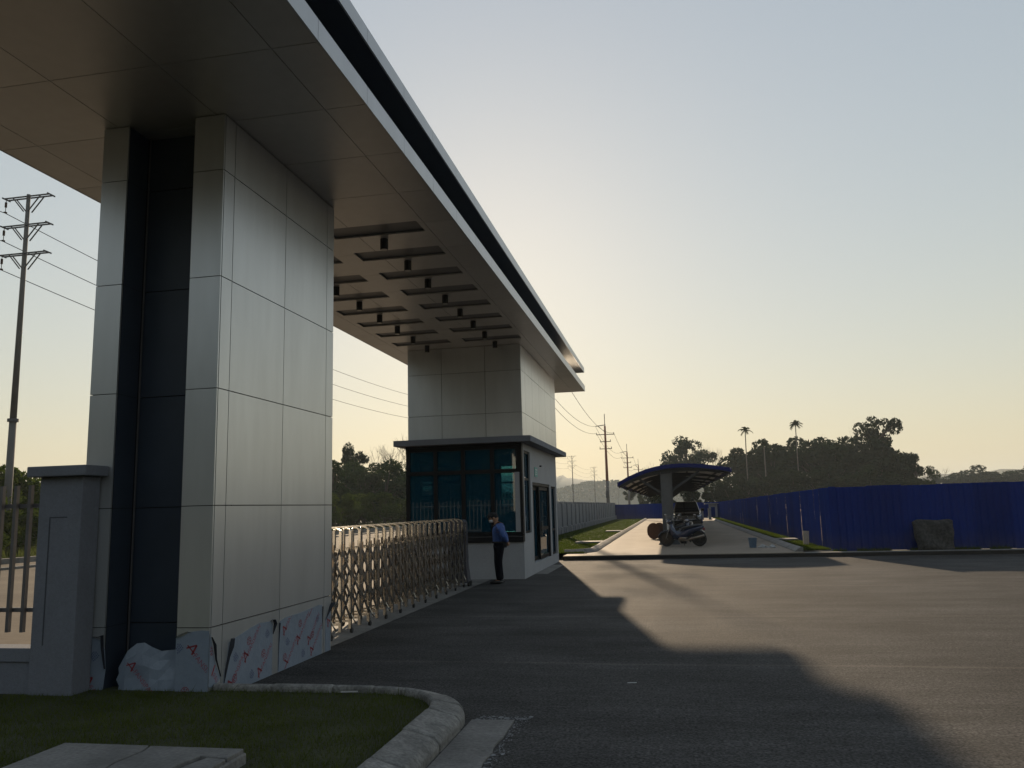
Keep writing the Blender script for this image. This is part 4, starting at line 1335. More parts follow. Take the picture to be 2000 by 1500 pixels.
# ------------------------------------------------------------------ pickup truck under the carport
def pickup(loc, label):
    t = empty('pickup_truck', loc, 0, label=label, cat='pickup')
    # x across, front towards -y
    def ring(y_, zb, zt, hw, tw):
        return [(-hw, y_, zb), (-hw * 1.0, y_, (zb + zt) / 2), (-tw, y_, zt), (-tw * 0.5, y_, zt + 0.03), (tw * 0.5, y_, zt + 0.03), (tw, y_, zt), (hw, y_, (zb + zt) / 2), (hw, y_, zb)]
    rings = [ring(0.0, 0.42, 0.82, 0.72, 0.60), ring(0.10, 0.36, 0.98, 0.86, 0.74), ring(0.5, 0.34, 1.06, 0.91, 0.80), ring(1.45, 0.34, 1.14, 0.91, 0.84), ring(3.2, 0.34, 1.12, 0.91, 0.88), ring(5.1, 0.40, 1.10, 0.90, 0.88)]
    MB().loft(rings).build('body', 'car_black', t, bevel=0.03, local=True)
    cab = [[(-0.80, 1.25, 1.12), (0.80, 1.25, 1.12), (0.86, 3.2, 1.12), (-0.86, 3.2, 1.12)], [(-0.62, 1.95, 1.72), (0.62, 1.95, 1.72), (0.66, 3.0, 1.74), (-0.66, 3.0, 1.74)]]
    MB().loft(cab).build('cab', 'car_black', t, bevel=0.05, local=True)
    MB().raw([(-0.70, 1.285, 1.17), (0.70, 1.285, 1.17), (0.56, 1.89, 1.68), (-0.56, 1.89, 1.68), (-0.70, 1.275, 1.18), (0.70, 1.275, 1.18), (0.56, 1.88, 1.69), (-0.56, 1.88, 1.69)],
             [(0, 1, 2, 3), (4, 5, 6, 7), (0, 1, 5, 4), (1, 2, 6, 5), (2, 3, 7, 6), (3, 0, 4, 7)]).build('windscreen', 'car_glass', t, local=True)
    for s_ in (-1, 1):
        MB().raw([(s_ * 0.60, -0.012, 0.80), (s_ * 0.80, 0.06, 0.82), (s_ * 0.86, 0.16, 0.95), (s_ * 0.56, 0.035, 0.90), (s_ * 0.60, 0.03, 0.80), (s_ * 0.80, 0.12, 0.82), (s_ * 0.86, 0.24, 0.95), (s_ * 0.56, 0.1, 0.90)],
                 [(0, 1, 2, 3), (4, 5, 6, 7), (0, 1, 5, 4), (1, 2, 6, 5), (2, 3, 7, 6), (3, 0, 4, 7)]).build('headlight', 'headlamp', t, local=True)
        MB().box(s_ * 0.97 - 0.09, s_ * 0.97 + 0.09, 1.45, 1.55, 1.12, 1.30).build('mirror', 'car_black', t, bevel=0.02, local=True)
        for yv in (0.95, 4.15):
            w = MB().torus((s_ * 0.78, yv, 0.37), (1, 0, 0), 0.27, 0.10, 24, 8).build('wheel', 'rubber', t, smooth=True, local=True)
            MB().disc((s_ * 0.80, yv, 0.37), (1, 0, 0), 0.0, 0.20, 0.16, 18).build('rim', 'bike_silver', w, local=True)
        MB().box(s_ * 0.62 - 0.1, s_ * 0.62 + 0.1, -0.03, 0.02, 0.50, 0.57).build('fog_light', 'headlamp', t, local=True)
    g_ = MB()
    for k in range(4): g_.box(-0.5, 0.5, -0.02, 0.01, 0.66 + 0.055 * k, 0.69 + 0.055 * k)
    g_.build('grille', 'bike_silver', t, local=True)
    mb = MB()
    for a in (90, 210, 330):
        mb.raw([(0.055 * math.cos(R(a)) * 1.1, -0.03, 0.80 + 0.055 * math.sin(R(a)) * 1.1), (0.022 * math.cos(R(a + 45)), -0.03, 0.80 + 0.022 * math.sin(R(a + 45))), (0.0, -0.03, 0.80), (0.022 * math.cos(R(a - 45)), -0.03, 0.80 + 0.022 * math.sin(R(a - 45)))], [(0, 1, 2, 3)])
    mb.build('emblem', 'plate', t, local=True)
    MB().box(-0.85, 0.85, -0.06, 0.12, 0.36, 0.60).build('bumper', 'car_black', t, bevel=0.04, local=True)
    MB().box(-0.25, 0.25, -0.075, -0.062, 0.43, 0.54).build('number_plate', 'plate', t, local=True)
    return t


pickup((0.98, 51.0, 0.14), 'black pickup truck parked nose out under the carport')

# ------------------------------------------------------------------ cable drum, bucket, rags, plank, stone
dr = empty('cable_drum', (-0.72, 38.9, 0.14), R(-38), label='rusty brown wooden cable drum behind the first carport post', cat='drum')
for yv in (-0.22, 0.22):
    fl = MB().disc((0, yv, 0.375), (0, 1, 0), 0.05, 0.375, 0.05, 28).build('flange', 'drum_wood', dr, local=True)
    mb = MB()
    for k in range(-3, 4):
        xk = k * 0.1; hh = math.sqrt(max(0, 0.36 ** 2 - xk ** 2))
        s_ = 1 if yv > 0 else -1
        mb.box(xk - 0.044, xk + 0.044, yv + s_ * 0.0255 - 0.006, yv + s_ * 0.0255 + 0.006, 0.375 - hh, 0.375 + hh)
    mb.build('plank', 'drum_wood', fl, local=True)
MB().disc((0, 0, 0.375), (0, 1, 0), 0.04, 0.2, 0.40, 20).build('barrel', 'drum_wood', dr, local=True)
bk = empty('bucket', (2.79, 30.1, 0.14), label='dirty blue bucket standing by the right driveway kerb', cat='bucket')
mb = MB()
rings = []
for z_, r_ in ((0.0, 0.115), (0.005, 0.12), (0.3, 0.145), (0.33, 0.15), (0.345, 0.155), (0.345, 0.14), (0.02, 0.108)):
    rings.append([(r_ * math.cos(a), r_ * math.sin(a), z_) for a in [2 * math.pi * k / 20 for k in range(20)]])
mb.loft(rings).build('pail', 'bucket_blue', bk, smooth=False, local=True)
MB().tube([(0.155 * math.cos(t), 0.05 + 0.10 * math.sin(t) * 0.6, 0.31 - 0.12 * math.sin(t)) for t in [math.pi * k / 10 for k in range(11)]], 0.005, 6).build('handle', 'bike_silver', bk, local=True)
rgs = random.Random(21)
for k, (xk, yk, s_, lab) in enumerate(((3.12, 30.0, 0.17, 'crumpled white rag on the concrete just right of the blue bucket'), (3.42, 29.85, 0.14, 'smaller crumpled white rag farther right of the bucket near the kerb'))):
    mb = MB(); rings = []
    for j in range(7):
        t = j / 6; rings.append([((s_ * (1 - t) ** 0.6 + 0.01) * math.cos(a) * rgs.uniform(0.6, 1.25), (s_ * 0.6 * (1 - t) ** 0.6 + 0.01) * math.sin(a) * rgs.uniform(0.6, 1.25), 0.11 * t * rgs.uniform(0.8, 1.1)) for a in [2 * math.pi * q / 14 for q in range(14)]])
    o = mb.loft(rings).build('rag', 'rag'); o.location = (xk, yk, 0.142); tag(o, lab, 'rag')
pl = MB().box(-0.10, 0.10, -0.02, 0.02, 0, 0.52).build('board', 'plank', bevel=0.004)
pl.location = (4.72, 30.9, 0.14); pl.rotation_euler = (R(-9), R(4), R(-4))
tag(pl, 'short pale wooden board leaning by the corner of the blue fence', 'board')
mb = MB()
pts = [(-0.52, -0.02), (0.50, 0.0), (0.55, 0.5), (0.60, 0.93), (0.46, 1.0), (0.1, 0.965), (-0.35, 0.985), (-0.56, 0.99), (-0.60, 0.88), (-0.55, 0.45)]
nx, nz = 14, 14
v = []; f = []
rgs = random.Random(8)
for side in (0, 1):
    for j in range(nz + 1):
        for i in range(nx + 1):
            a, b = i / nx, j / nz
            xl = -0.53 - 0.06 * b + 0.015 * math.sin(9 * b); xr = 0.50 + 0.10 * b + 0.015 * math.sin(11 * b + 1)
            zt = 0.98 + 0.02 * math.sin(7 * a + 0.5) - (0.07 * (abs(a - 0.5) * 2) ** 8)
            edge = min(a, 1 - a, b, 1 - b)
            th = 0.10 + 0.05 * math.sin(5 * a + 3 * b) + 0.03 * math.sin(13 * a * b + 2)
            th *= min(1, 0.35 + edge * 5)
            v.append((xl + (xr - xl) * a, (-th if side == 0 else 0.05) + rgs.uniform(-0.012, 0.012), zt * b))
N_ = (nx + 1) * (nz + 1)
for j in range(nz):
    for i in range(nx):
        a = j * (nx + 1) + i
        f.append((a, a + 1, a + nx + 2, a + nx + 1)); f.append((N_ + a, N_ + a + nx + 1, N_ + a + nx + 2, N_ + a + 1))
for i in range(nx):
    f.append((i, N_ + i, N_ + i + 1, i + 1)); a = nz * (nx + 1) + i; f.append((a, a + 1, N_ + a + 1, N_ + a))
for j in range(nz):
    a = j * (nx + 1); f.append((a, a + nx + 1, N_ + a + nx + 1, N_ + a)); a += nx; f.append((a, N_ + a, N_ + a + nx + 1, a + nx + 1))
stn = MB().raw(v, f).build('stone_slab', 'stone', smooth=True)
stn.location = (8.0, 27.25, 0.09); stn.rotation_euler = (R(-12), 0, R(2))
tag(stn, 'rough dark stone slab leaning against the front of the blue fence', 'stone')


# ------------------------------------------------------------------ blue sheet fences
def corr_sheet(w, h, nr=5, d=0.016):
    """trapezoid-ribbed sheet standing on its lower edge, width along x"""
    v = []; f = []
    xs = []
    p = w / nr
    for k in range(nr):
        xs += [(k * p, 0), (k * p + 0.55 * p, 0), (k * p + 0.68 * p, -d), (k * p + 0.87 * p, -d)]
    xs.append((w, 0))
    for z in (0, h):
        for t in (0, 0.004):
            v += [(x, y + t, z) for x, y in xs]
    n_ = len(xs)
    for i in range(n_ - 1):
        f.append((i, i + 1, 2 * n_ + i + 1, 2 * n_ + i)); f.append((n_ + i, 3 * n_ + i, 3 * n_ + i + 1, n_ + i + 1))
        f.append((2 * n_ + i, 2 * n_ + i + 1, 3 * n_ + i + 1, 3 * n_ + i)); f.append((i, n_ + i, n_ + i + 1, i + 1))
    return MB().raw(v, f).mesh('fence_sheet', 'blue_sheet')


SH = corr_sheet(1.07, 1.0)


def blue_fence(name_label, p0, p1, h0, h1, zb):
    p0, p1 = Vector(p0), Vector(p1)
    L_ = (p1 - p0).length; n_ = max(1, round(L_ / 1.07)); rz = math.atan2(p1.y - p0.y, p1.x - p0.x)
    t = empty('blue_fence', (p0.x, p0.y, zb), rz, label=name_label, cat='fence', group='blue sheet metal site fence')
    for k in range(n_):
        o = bpy.data.objects.new('fence_sheet', SH); COL.objects.link(o); o.parent = t
        hh = h0 + (h1 - h0) * k / max(1, n_ - 1)
        o.location = (L_ * k / n_, rnd.uniform(-0.004, 0.004) + (0.005 if k % 2 else 0), rnd.uniform(-0.01, 0.01))
        o.scale = (L_ / n_ / 1.07 * 1.004, 1, hh + rnd.uniform(-0.008, 0.008))
        o.rotation_euler = (rnd.uniform(-0.006, 0.006), 0, rnd.uniform(-0.005, 0.005))
    for zz in (0.35, 0.9):
        MB().bar((0, 0.04, zz * h0), (L_, 0.04, zz * h1), 0.04, 0.04).build('rail', 'carport_steel', t, local=True)
    return t


bf1 = blue_fence('blue sheet fence run facing the road at right, stone slab leaning on it', (5.15, 27.67), (24.0, 27.45), 2.03, 2.03, 0.12)
t2 = blue_fence('long blue sheet fence running back along the right driveway verge', (5.25, 93.0), (5.08, 27.64), 1.72, 2.03, 0.12)
blue_fence('distant blue sheet fence closing the far end of the driveway', (-6.9, 97.6), (5.3, 93.2), 1.72, 1.72, 0.12)

MB().box(-0.12, 0.10, -0.075, -0.068, 0.0, 2.045).build('corner_flashing', 'blue_sheet', bf1, local=True)

# ------------------------------------------------------------------ grey panel wall along the left lawn
gw = empty('boundary_wall', (-6.6, 60, 0.1), label='grey precast panel wall with posts and plinth along the sunlit lawn', cat='wall')
post_me = MB().box(-0.12, 0.12, -0.12, 0.12, 0, 1.90).box(-0.15, 0.15, -0.15, 0.15, 1.90, 1.97).mesh('wall_post', 'wall_grey')
pan_me = MB().box(-0.05, 0.05, -1.06, 1.06, 0.42, 1.86).mesh('wall_panel', 'wall_grey')
pli_me = MB().box(-0.11, 0.16, -1.06, 1.06, 0.0, 0.42).mesh('wall_plinth', 'wall_grey')
blk_me = MB().box(0.162, 0.21, -0.38, 0.38, 0.0, 0.33).mesh('wall_block', 'wall_grey')
lot_me = MB().box(-0.07, 0.20, -0.25, 0.25, 0.42, 0.46).mesh('wall_highlight', 'render_white')  # paler pieces stand in for bright highlights on the plinth top
yv = 28.0
while yv < 97:
    put(post_me, 'post', gw, (-6.62, yv, 0.1)); put(pan_me, 'panel', gw, (-6.62, yv + 1.18, 0.1)); put(pli_me, 'plinth', gw, (-6.62, yv + 1.18, 0.1))
    put(blk_me, 'plinth_block', gw, (-6.62, yv + 1.18, 0.1)); put(lot_me, 'plinth_highlight', gw, (-6.62, yv + 1.18, 0.1))
    yv += 2.36

# ------------------------------------------------------------------ driveway kerbs and lawn covers
dk1 = empty('kerb', (-2.8, 60, 0.14), kind='structure')
pr_ = [(-0.12, 0.0), (-0.12, 0.27), (-0.05, 0.28), (0.06, 0.22), (0.13, 0.16), (0.13, 0.0)]
s1 = [[(-2.80, y0, 1, 0), (-2.80, y0 + 0.985, 1, 0)] for y0 in np.arange(29.3, 92, 1.0)]
stone_strip(dk1, s1, pr_, m='old_concrete', bevel=0.015)
s2 = []
for k in range(4):
    a0, a1 = R(180 + 90 - 22.5 * k - 22.2), R(180 + 90 - 22.5 * k - 0.3)
    # quarter turn towards the booth at the road end
    s2.append([(-3.75 + 0.95 * math.cos(R(-90 + 22.5 * k + 0.3 + 21.9 * q / 3)), 29.3 + 0.95 * math.sin(R(-90 + 22.5 * k + 0.3 + 21.9 * q / 3)), math.cos(R(-90 + 22.5 * k + 21.9 * q / 3)), math.sin(R(-90 + 22.5 * k + 21.9 * q / 3))) for q in range(4)])
stone_strip(dk1, s2, pr_, m='old_concrete', bevel=0.015)
dk2 = empty('kerb', (3.95, 60, 0.14), kind='structure')
s3 = [[(3.95, y0 + 0.985, -1, 0), (3.95, y0, -1, 0)] for y0 in np.arange(27.3, 92, 1.0)]
stone_strip(dk2, s3, pr_, m='old_concrete', bevel=0.015)
for i, (xa, xb, yv, lab) in enumerate(((-4.15, -2.98, 35.0, 'flat pale concrete cover lying across the sunlit lawn, nearer one'), (-4.0, -3.0, 49.5, 'flat concrete cover lying across the sunlit lawn, farther one'), (4.1, 4.95, 34.2, 'flat concrete cover set in the right verge near the bucket'))):
    tag(MB().box(xa, xb, yv, yv + 1.0, 0.1, 0.24).build('cover_slab', 'old_concrete', bevel=0.015), lab, 'cover', 'concrete covers in the grass')

# little shed and gate posts at the far end
sh = empty('shed', (4.55, 92.0, 0.14), label='small pale flat-roofed shed in the far corner of the blue fence', cat='shed')
MB().box(4.15, 5.0, 91.6, 92.9, 0.14, 1.62).build('wall', 'render_white', sh)
MB().box(3.65, 5.15, 91.2, 93.0, 1.62, 1.70).build('roof', 'dust_white', sh)
MB().box(4.3, 4.75, 91.58, 91.6, 0.2, 1.3).build('door', 'blue_sheet', sh)
for xx, lab in ((2.98, 'left pale gate post near the far end of the driveway'), (3.72, 'right pale gate post near the far end of the driveway')):
    gpz = empty('gate_post', (xx, 82, 0.14), label=lab, cat='post', group='far gate posts')
    MB().box(xx - 0.14, xx + 0.14, 81.86, 82.14, 0.14, 1.18).build('shaft', 'wall_grey', gpz)
    MB().box(xx - 0.17, xx + 0.17, 81.83, 82.17, 1.18, 1.23).build('cap', 'wall_grey', gpz)

# ------------------------------------------------------------------ power poles and wires
def pole_grey(label, loc, H):
    t = empty('power_pole', loc, label=label, cat='power pole', group='grey three-arm power poles beyond the road')
    MB().tube([(0, 0, -0.1), (0, 0, H * 0.36)], [0.20, 0.175], 14).build('lower_shaft', 'pole_concrete', t, smooth=True, local=True)
    MB().tube([(0, 0, H * 0.36), (0, 0, H)], [0.165, 0.10], 14).build('upper_shaft', 'pole_concrete', t, smooth=True, local=True)
    MB().disc((0, 0, H * 0.36), (0, 0, 1), 0.12, 0.27, 0.16, 18).build('joint_flange', 'galvanised', t, local=True)
    for k in range(3):
        z = H - 0.15 - k * 1.62
        mb = MB()
        for sy in (-1, 1):
            mb.bar((-1.42, sy * 0.13, z), (1.42, sy * 0.13, z), 0.05, 0.07)
        for sx in (-1, 1):
            mb.bar((sx * 1.42, -0.28, z), (sx * 1.42, 0.28, z), 0.05, 0.07)
            for sy in (-1, 1):
                mb.bar((sx * 0.85, sy * 0.13, z - 0.03), (sx * 0.14, sy * 0.13, z - 0.85), 0.05, 0.05)
        mb.build('cross_arm', 'galvanised', t, local=True)
        MB().tube([(-1.42, 0, z - 0.04), (-1.42, 0, z - 0.75)], 0.018, 6).disc((-1.42, 0, z - 0.3), (0, 0, 1), 0, 0.06, 0.28, 10).disc((-1.42, 0, z - 0.74), (0, 0, 1), 0, 0.09, 0.05, 10).build('insulator', 'insulator', t, local=True)
    return t


GP = [(-33.7, 36.0, 19.5, 'tall near power pole with three braced arms at the far left'), (-33.2, 113.0, 19.0, 'grey power pole hidden behind the gate pier'), (-32.4, 190.0, 19.0, 'grey power pole behind the booth, second beyond the near one'),
      (-31.6, 267.0, 18.6, 'slim grey power pole nearest the booth above the panel wall'), (-31.3, 343.0, 18.3, 'slim grey power pole second right of the booth above the wall'), (-31.2, 497.0, 17.4, 'tiny distant grey power pole left of the carport roof')]
for x, y, H, lab in GP: pole_grey(lab, (x, y, 0), H)


def wire(name, pts, sag, r, lab, grp):
    mb = MB()
    for (a, b) in zip(pts[:-1], pts[1:]):
        a, b = Vector(a), Vector(b); n_ = 20; L_ = (b - a).length
        mb.tube([a.lerp(b, k / n_) - Vector((0, 0, sag * 4 * (k / n_) * (1 - k / n_) * L_ / 77)) for k in range(n_ + 1)], r, 5)
    return tag(mb.build(name, 'wire', smooth=True), lab, 'wire', grp)


names3 = ('top', 'middle', 'lowest')
for k in range(3):
    pts = [(-34.9, -41.0, 18.6 - 1.62 * k)] + [(x - 1.42, y, H - 0.15 - 1.62 * k - 0.78) for x, y, H, _ in GP]
    wire('power_wire', pts, 1.3, 0.022, '%s wire strung along the grey three-arm power poles' % names3[k], 'wires on the grey poles')


def pole_red(label, loc, H):
    t = empty('power_pole', loc, label=label, cat='power pole', group='reddish power poles behind the grey wall')
    MB().tube([(0, 0, -0.1), (0, 0, H * 0.36)], [0.24, 0.21], 12).build('lower_shaft', 'pole_concrete', t, smooth=True, local=True)
    MB().tube([(0, 0, H * 0.36), (0, 0, H - 1.5)], [0.2, 0.13], 12).build('upper_shaft', 'pole_red', t, smooth=True, local=True)
    MB().tube([(0, 0, H - 1.6), (0, 0, H + 0.2)], 0.05, 8).build('mast', 'galvanised', t, local=True)
    mb = MB().bar((-1.3, 0, H - 1.5), (0.1, 0, H - 1.35), 0.09, 0.10).bar((-0.9, 0, H - 1.5), (0, 0, H - 2.4), 0.06, 0.06)
    mb.build('top_arm', 'galvanised', t, local=True)
    for z, w in ((H - 2.7, 1.25), (H - 3.7, 0.75), (H - 4.7, 0.85)):
        mb = MB().bar((-w, 0, z), (w, 0, z), 0.09, 0.10)
        for sx in (-1, 1): mb.tube([(sx * (w - 0.06), 0, z), (sx * (w - 0.06), 0, z + 0.28)], 0.05, 6)
        mb.build('cross_arm', 'galvanised', t, local=True)
    MB().box(-0.24, 0.24, -0.4, -0.2, H * 0.2, H * 0.2 + 0.9).build('service_box', 'galvanised', t, local=True)
    return t


RP = [(-8.75, 57.5, 14.3, 'reddish power pole hidden behind the booth'), (-8.46, 112.0, 14.3, 'tall reddish power pole rising behind the grey wall'), (-8.3, 167.0, 14.1, 'second reddish power pole left of the carport roof'), (-8.2, 224.0, 14.1, 'third smaller power pole just above the carport roof')]
for x, y, H, lab in RP: pole_red(lab, (x, y, 0), H)
for k, (dx, dz, nm) in enumerate(((-1.3, -1.5, 'upper left'), (-1.2, -2.5, 'lower left'), (1.2, -2.5, 'lower right'))):
    pts = [(-9.0 + dx, 3.0, 14.3 + dz)] + [(x + dx, y, H + dz) for x, y, H, _ in RP]
    wire('power_wire', pts, 2.0, 0.02, '%s sagging wire between the reddish power poles' % nm, 'wires on the reddish poles')


# ------------------------------------------------------------------ trees
def tree_proto(seed, h, rad, leaf, n, base=0.25, clumps=14, lm='leaf_dark', squash=0.8, sky=0.0):
    g_ = np.random.default_rng(seed)
    zc = h * (base + 1) / 2; rz = h * (1 - base) / 2
    cs = []
    while len(cs) < clumps:
        p = g_.uniform(-1, 1, 3)
        if np.linalg.norm(p) < 1:
            cs.append((p[0] * rad * 0.85, p[1] * rad * 0.85, zc + p[2] * rz * 0.85))
    cs = np.array(cs)
    cr = g_.uniform(0.22, 0.42, clumps) * rad
    # trunk with limbs to every clump
    mb = MB()
    top = h * (base + 0.35)
    mb.tube([(0, 0, -0.2), (0.03 * h * g_.uniform(-1, 1), 0.03 * h * g_.uniform(-1, 1), top * 0.5), (0, 0, top)], [0.028 * h, 0.021 * h, 0.013 * h], 8)
    for c in cs:
        z0 = g_.uniform(0.5, 1.0) * top
        m_ = (c * np.array([0.45, 0.45, 0.5])) + np.array([0, 0, z0 * 0.5])
        mb.tube([(0, 0, z0), tuple(m_), tuple(c)], [0.011 * h, 0.007 * h, 0.003 * h], 5, cap=False)
    tm = mb.mesh('trunk', 'bark')
    ci = g_.integers(0, clumps, n)
    d = g_.normal(0, 1, (n, 3)); d /= np.linalg.norm(d, axis=1)[:, None]
    rr2 = g_.uniform(0.35, 1.0, n) ** 0.5
    pos = cs[ci] + d * (cr[ci] * rr2)[:, None] * np.array([1, 1, squash])
    pos[:, 2] = np.maximum(pos[:, 2], 0.05)
    s_ = leaf * g_.uniform(0.6, 1.4, n)
    a = g_.normal(0, 1, (n, 3)); a /= np.linalg.norm(a, axis=1)[:, None]
    b = np.cross(a, g_.normal(0, 1, (n, 3))); b /= np.linalg.norm(b, axis=1)[:, None]
    v = np.stack([pos - a * s_[:, None], pos + b * s_[:, None] * 0.45, pos + a * s_[:, None], pos - b * s_[:, None] * 0.45], 1).reshape(-1, 3)
    cm = np_mesh('crown', v, np.arange(n * 4).reshape(-1, 4), lm)
    return tm, cm


def plant_tree(name, protos, loc, H, h0, label, cat='tree', group=None, rz=None, wid=1.0):
    t = empty(name, loc, rnd.uniform(0, 6.28) if rz is None else rz, label=label, cat=cat)
    if group: t['group'] = group
    s_ = H / h0
    t.scale = (s_ * wid, s_ * wid, s_)
    for me, nm in zip(protos, ('trunk', 'crown')):
        o = bpy.data.objects.new(nm, me); COL.objects.link(o); o.parent = t
    return t


ORD = ['first', 'second', 'third', 'fourth', 'fifth', 'sixth', 'seventh', 'eighth', 'ninth', 'tenth', 'eleventh', 'twelfth', 'thirteenth', 'fourteenth']


def rank(lst, k):   # place of item k counted from the left as the viewer sees the row
    b_ = sorted(range(len(lst)), key=lambda i: lst[i][0] / lst[i][1])
    return ORD[b_.index(k)]


PA = [tree_proto(31 + k, 12, 4.2, 0.34, 4200, 0.12, 22, 'leaf_dark') for k in range(4)]
PB = [tree_proto(51 + k, 8, 3.2, 0.26, 3600, 0.02, 20, 'leaf_dark') for k in range(3)]
PC = [tree_proto(71 + k, 5, 2.6, 0.16, 5200, 0.0, 20, 'leaf_bush') for k in range(2)]
PO = [tree_proto(91 + k, 14, 4.6, 0.30, 3000, 0.40, 20, 'leaf_dark', 0.6) for k in range(3)]
PM = [tree_proto(101 + k, 9, 3.0, 0.20, 4200, 0.10, 22, 'leaf_mid') for k in range(3)]

wood = [(11.54, 140, 10.4), (14.6, 136, 10.6), (18.13, 150, 10.8), (19.87, 140, 11.1), (22.3, 131, 10.6), (25.7, 140, 10.8), (27.2, 135, 10.6), (29.0, 130, 10.2), (32.97, 130, 10.0), (16.2, 133, 9.6), (24.1, 128, 9.4), (30.6, 126, 9.0)]
for k, (x, y, H) in enumerate(wood):
    plant_tree('broadleaf_tree', PA[k % 4], (x, y, 0), H * 1.13, 12, 'dark broadleaf tree in the dense wood behind the blue fence, %s from the left' % rank(wood, k), group='trees of the dense wood', wid=1.05)
low = [(-1.2, 128, 4.4), (3.24, 125, 5.0), (6.73, 120, 5.2), (10.4, 120, 6.2), (13.74, 118, 6.3), (17.18, 118, 6.2), (20.08, 115, 6.3), (23.39, 115, 6.5), (25.93, 112, 6.3), (28.6, 112, 5.6), (31.2, 116, 5.2), (8.6, 118, 5.5), (15.5, 117, 6.3)]
for k, (x, y, H) in enumerate(low):
    plant_tree('understorey_shrub', PB[k % 3], (x, y, 0), H, 8, 'low dark shrub along the front of the dense wood, %s from the left' % rank(low, k), cat='shrub', group='shrubs at the front of the wood', wid=1.15)
for x, y, H, p, w, lab in ((3.3, 150, 14.6, PO[0], 0.95, 'tall open-crowned tree above the carport roof'), (-0.2, 152, 10.5, PO[1], 0.8, 'lower open-crowned tree left of the tall one above the carport'), (6.6, 155, 12.6, PO[2], 0.8, 'open-crowned tree right of the tall one above the carport'),
                            (31.7, 128, 15.2, PO[2], 0.72, 'tallest tree rising from the right end of the dense wood'), (35.2, 126, 8.9, PO[1], 0.6, 'spreading tree at the right edge of the dense wood'), (36.9, 124, 6.4, PM[1], 0.7, 'small tree standing apart right of the dense wood'),
                            (-8.4, 170, 6.0, PO[0], 0.75, 'small rounded tree above the far blue fence left of the post'), (-5.9, 172, 5.0, PM[0], 0.6, 'small tree above the far blue fence beside the carport post'), (-4.2, 160, 3.9, PB[0], 1.2, 'dark bush above the far blue fence behind the carport post')):
    plant_tree('broadleaf_tree', p, (x, y, 0), H, {id(PO[0]): 14, id(PO[1]): 14, id(PO[2]): 14, id(PM[0]): 9, id(PM[1]): 9, id(PB[0]): 8}[id(p)], lab, wid=w)
fl_ = [(74.3, 260, 8.0), (78.6, 260, 8.4), (79.7, 250, 8.2), (82.5, 243, 10.4), (86.0, 240, 9.0), (88.6, 245, 8.4), (88.8, 235, 8.4), (91.0, 230, 9.6), (94.2, 230, 9.0), (70.0, 262, 7.5), (66.5, 262, 7.0), (62.5, 265, 6.5)]
for k, (x, y, H) in enumerate(fl_):
    plant_tree('broadleaf_tree', PA[k % 4], (x, y, 0), H, 12, 'hazy tree in the distant treeline beyond the right fence, %s from the left' % rank(fl_, k), group='distant treeline trees', wid=1.5)

gt = [(-34.2, 78, 7.4), (-40.1, 95, 8.0), (-35.4, 90, 8.2), (-38.0, 100, 8.4), (-32.1, 88, 8.0), (-33.1, 95, 8.2), (-31.0, 96, 7.8), (-36.4, 75, 7.0), (-38.5, 82, 7.6), (-29.5, 92, 6.5)]
for k, (x, y, H) in enumerate(gt):
    plant_tree('broadleaf_tree', PM[k % 3], (x, y, 0), H, 9, 'leafy tree across the road seen through the gate opening, %s from the left' % rank(gt, k), group='trees beyond the gate opening', wid=1.1)
plant_tree('broadleaf_tree', PO[0], (-40.8, 100, 0), 11.2, 14, 'flat-topped tree standing highest of those seen through the gate', wid=0.55)
plant_tree('broadleaf_tree', PO[1], (-45.0, 108, 0), 11.6, 14, 'slim open tree left of the flat-topped one beyond the gate', wid=0.35)
gl = [(-30.1, 70, 3.6), (-32.1, 80, 4.2), (-29.1, 78, 3.8), (-28.4, 84, 3.6), (-31.0, 62, 3.2), (-30.2, 88, 4.0)]
for k, (x, y, H) in enumerate(gl):
    plant_tree('roadside_bush', PC[k % 2], (x, y, 0), H, 5, 'bush under the trees seen through the gate opening, %s from the left' % rank(gl, k), cat='bush', group='bushes beyond the gate opening', wid=1.1)
lb = [(-36.0, 38.5, 4.9), (-39.0, 42, 5.2), (-36.6, 41, 4.6), (-40.0, 45, 4.7), (-34.0, 33.0, 4.6), (-43.7, 50, 4.9), (-31.5, 34.5, 2.4), (-30.6, 31.5, 2.2), (-33.5, 38.0, 2.6), (-32.0, 29, 3.5)]
for k, (x, y, H) in enumerate(lb):
    plant_tree('roadside_bush', PC[k % 2], (x, y, 0), H, 5, 'bright green bush across the road behind the left railing, %s from the left' % rank(lb, k), cat='bush', group='bushes behind the left railing', wid=1.0)


# bare trees
def bare_proto(seed, h):
    r_ = random.Random(seed); mb = MB()
    def grow(p, d, L_, w, lev):
        q = p + d * L_
        mb.tube([p, p.lerp(q, 0.5) + Vector((r_.uniform(-.04, .04), r_.uniform(-.04, .04), 0)) * L_, q], [w, w * 0.85, w * 0.68], 4 if lev > 1 else 6, cap=False)
        if lev == 0: return
        for k in range(r_.choice((2, 3, 3))):
            nd = (d + Vector((r_.uniform(-.75, .75), r_.uniform(-.75, .75), r_.uniform(-0.05, 0.45)))).normalized()
            grow(p.lerp(q, r_.uniform(0.6, 1.0)), nd, L_ * r_.uniform(0.62, 0.82), w * 0.58, lev - 1)
    grow(Vector((0, 0, -0.2)), Vector((0, 0, 1)), h * 0.33, h * 0.011, 5)
    zt = max(v[2] for v in mb.v)
    return mb.mesh('branches', 'bark_pale'), zt


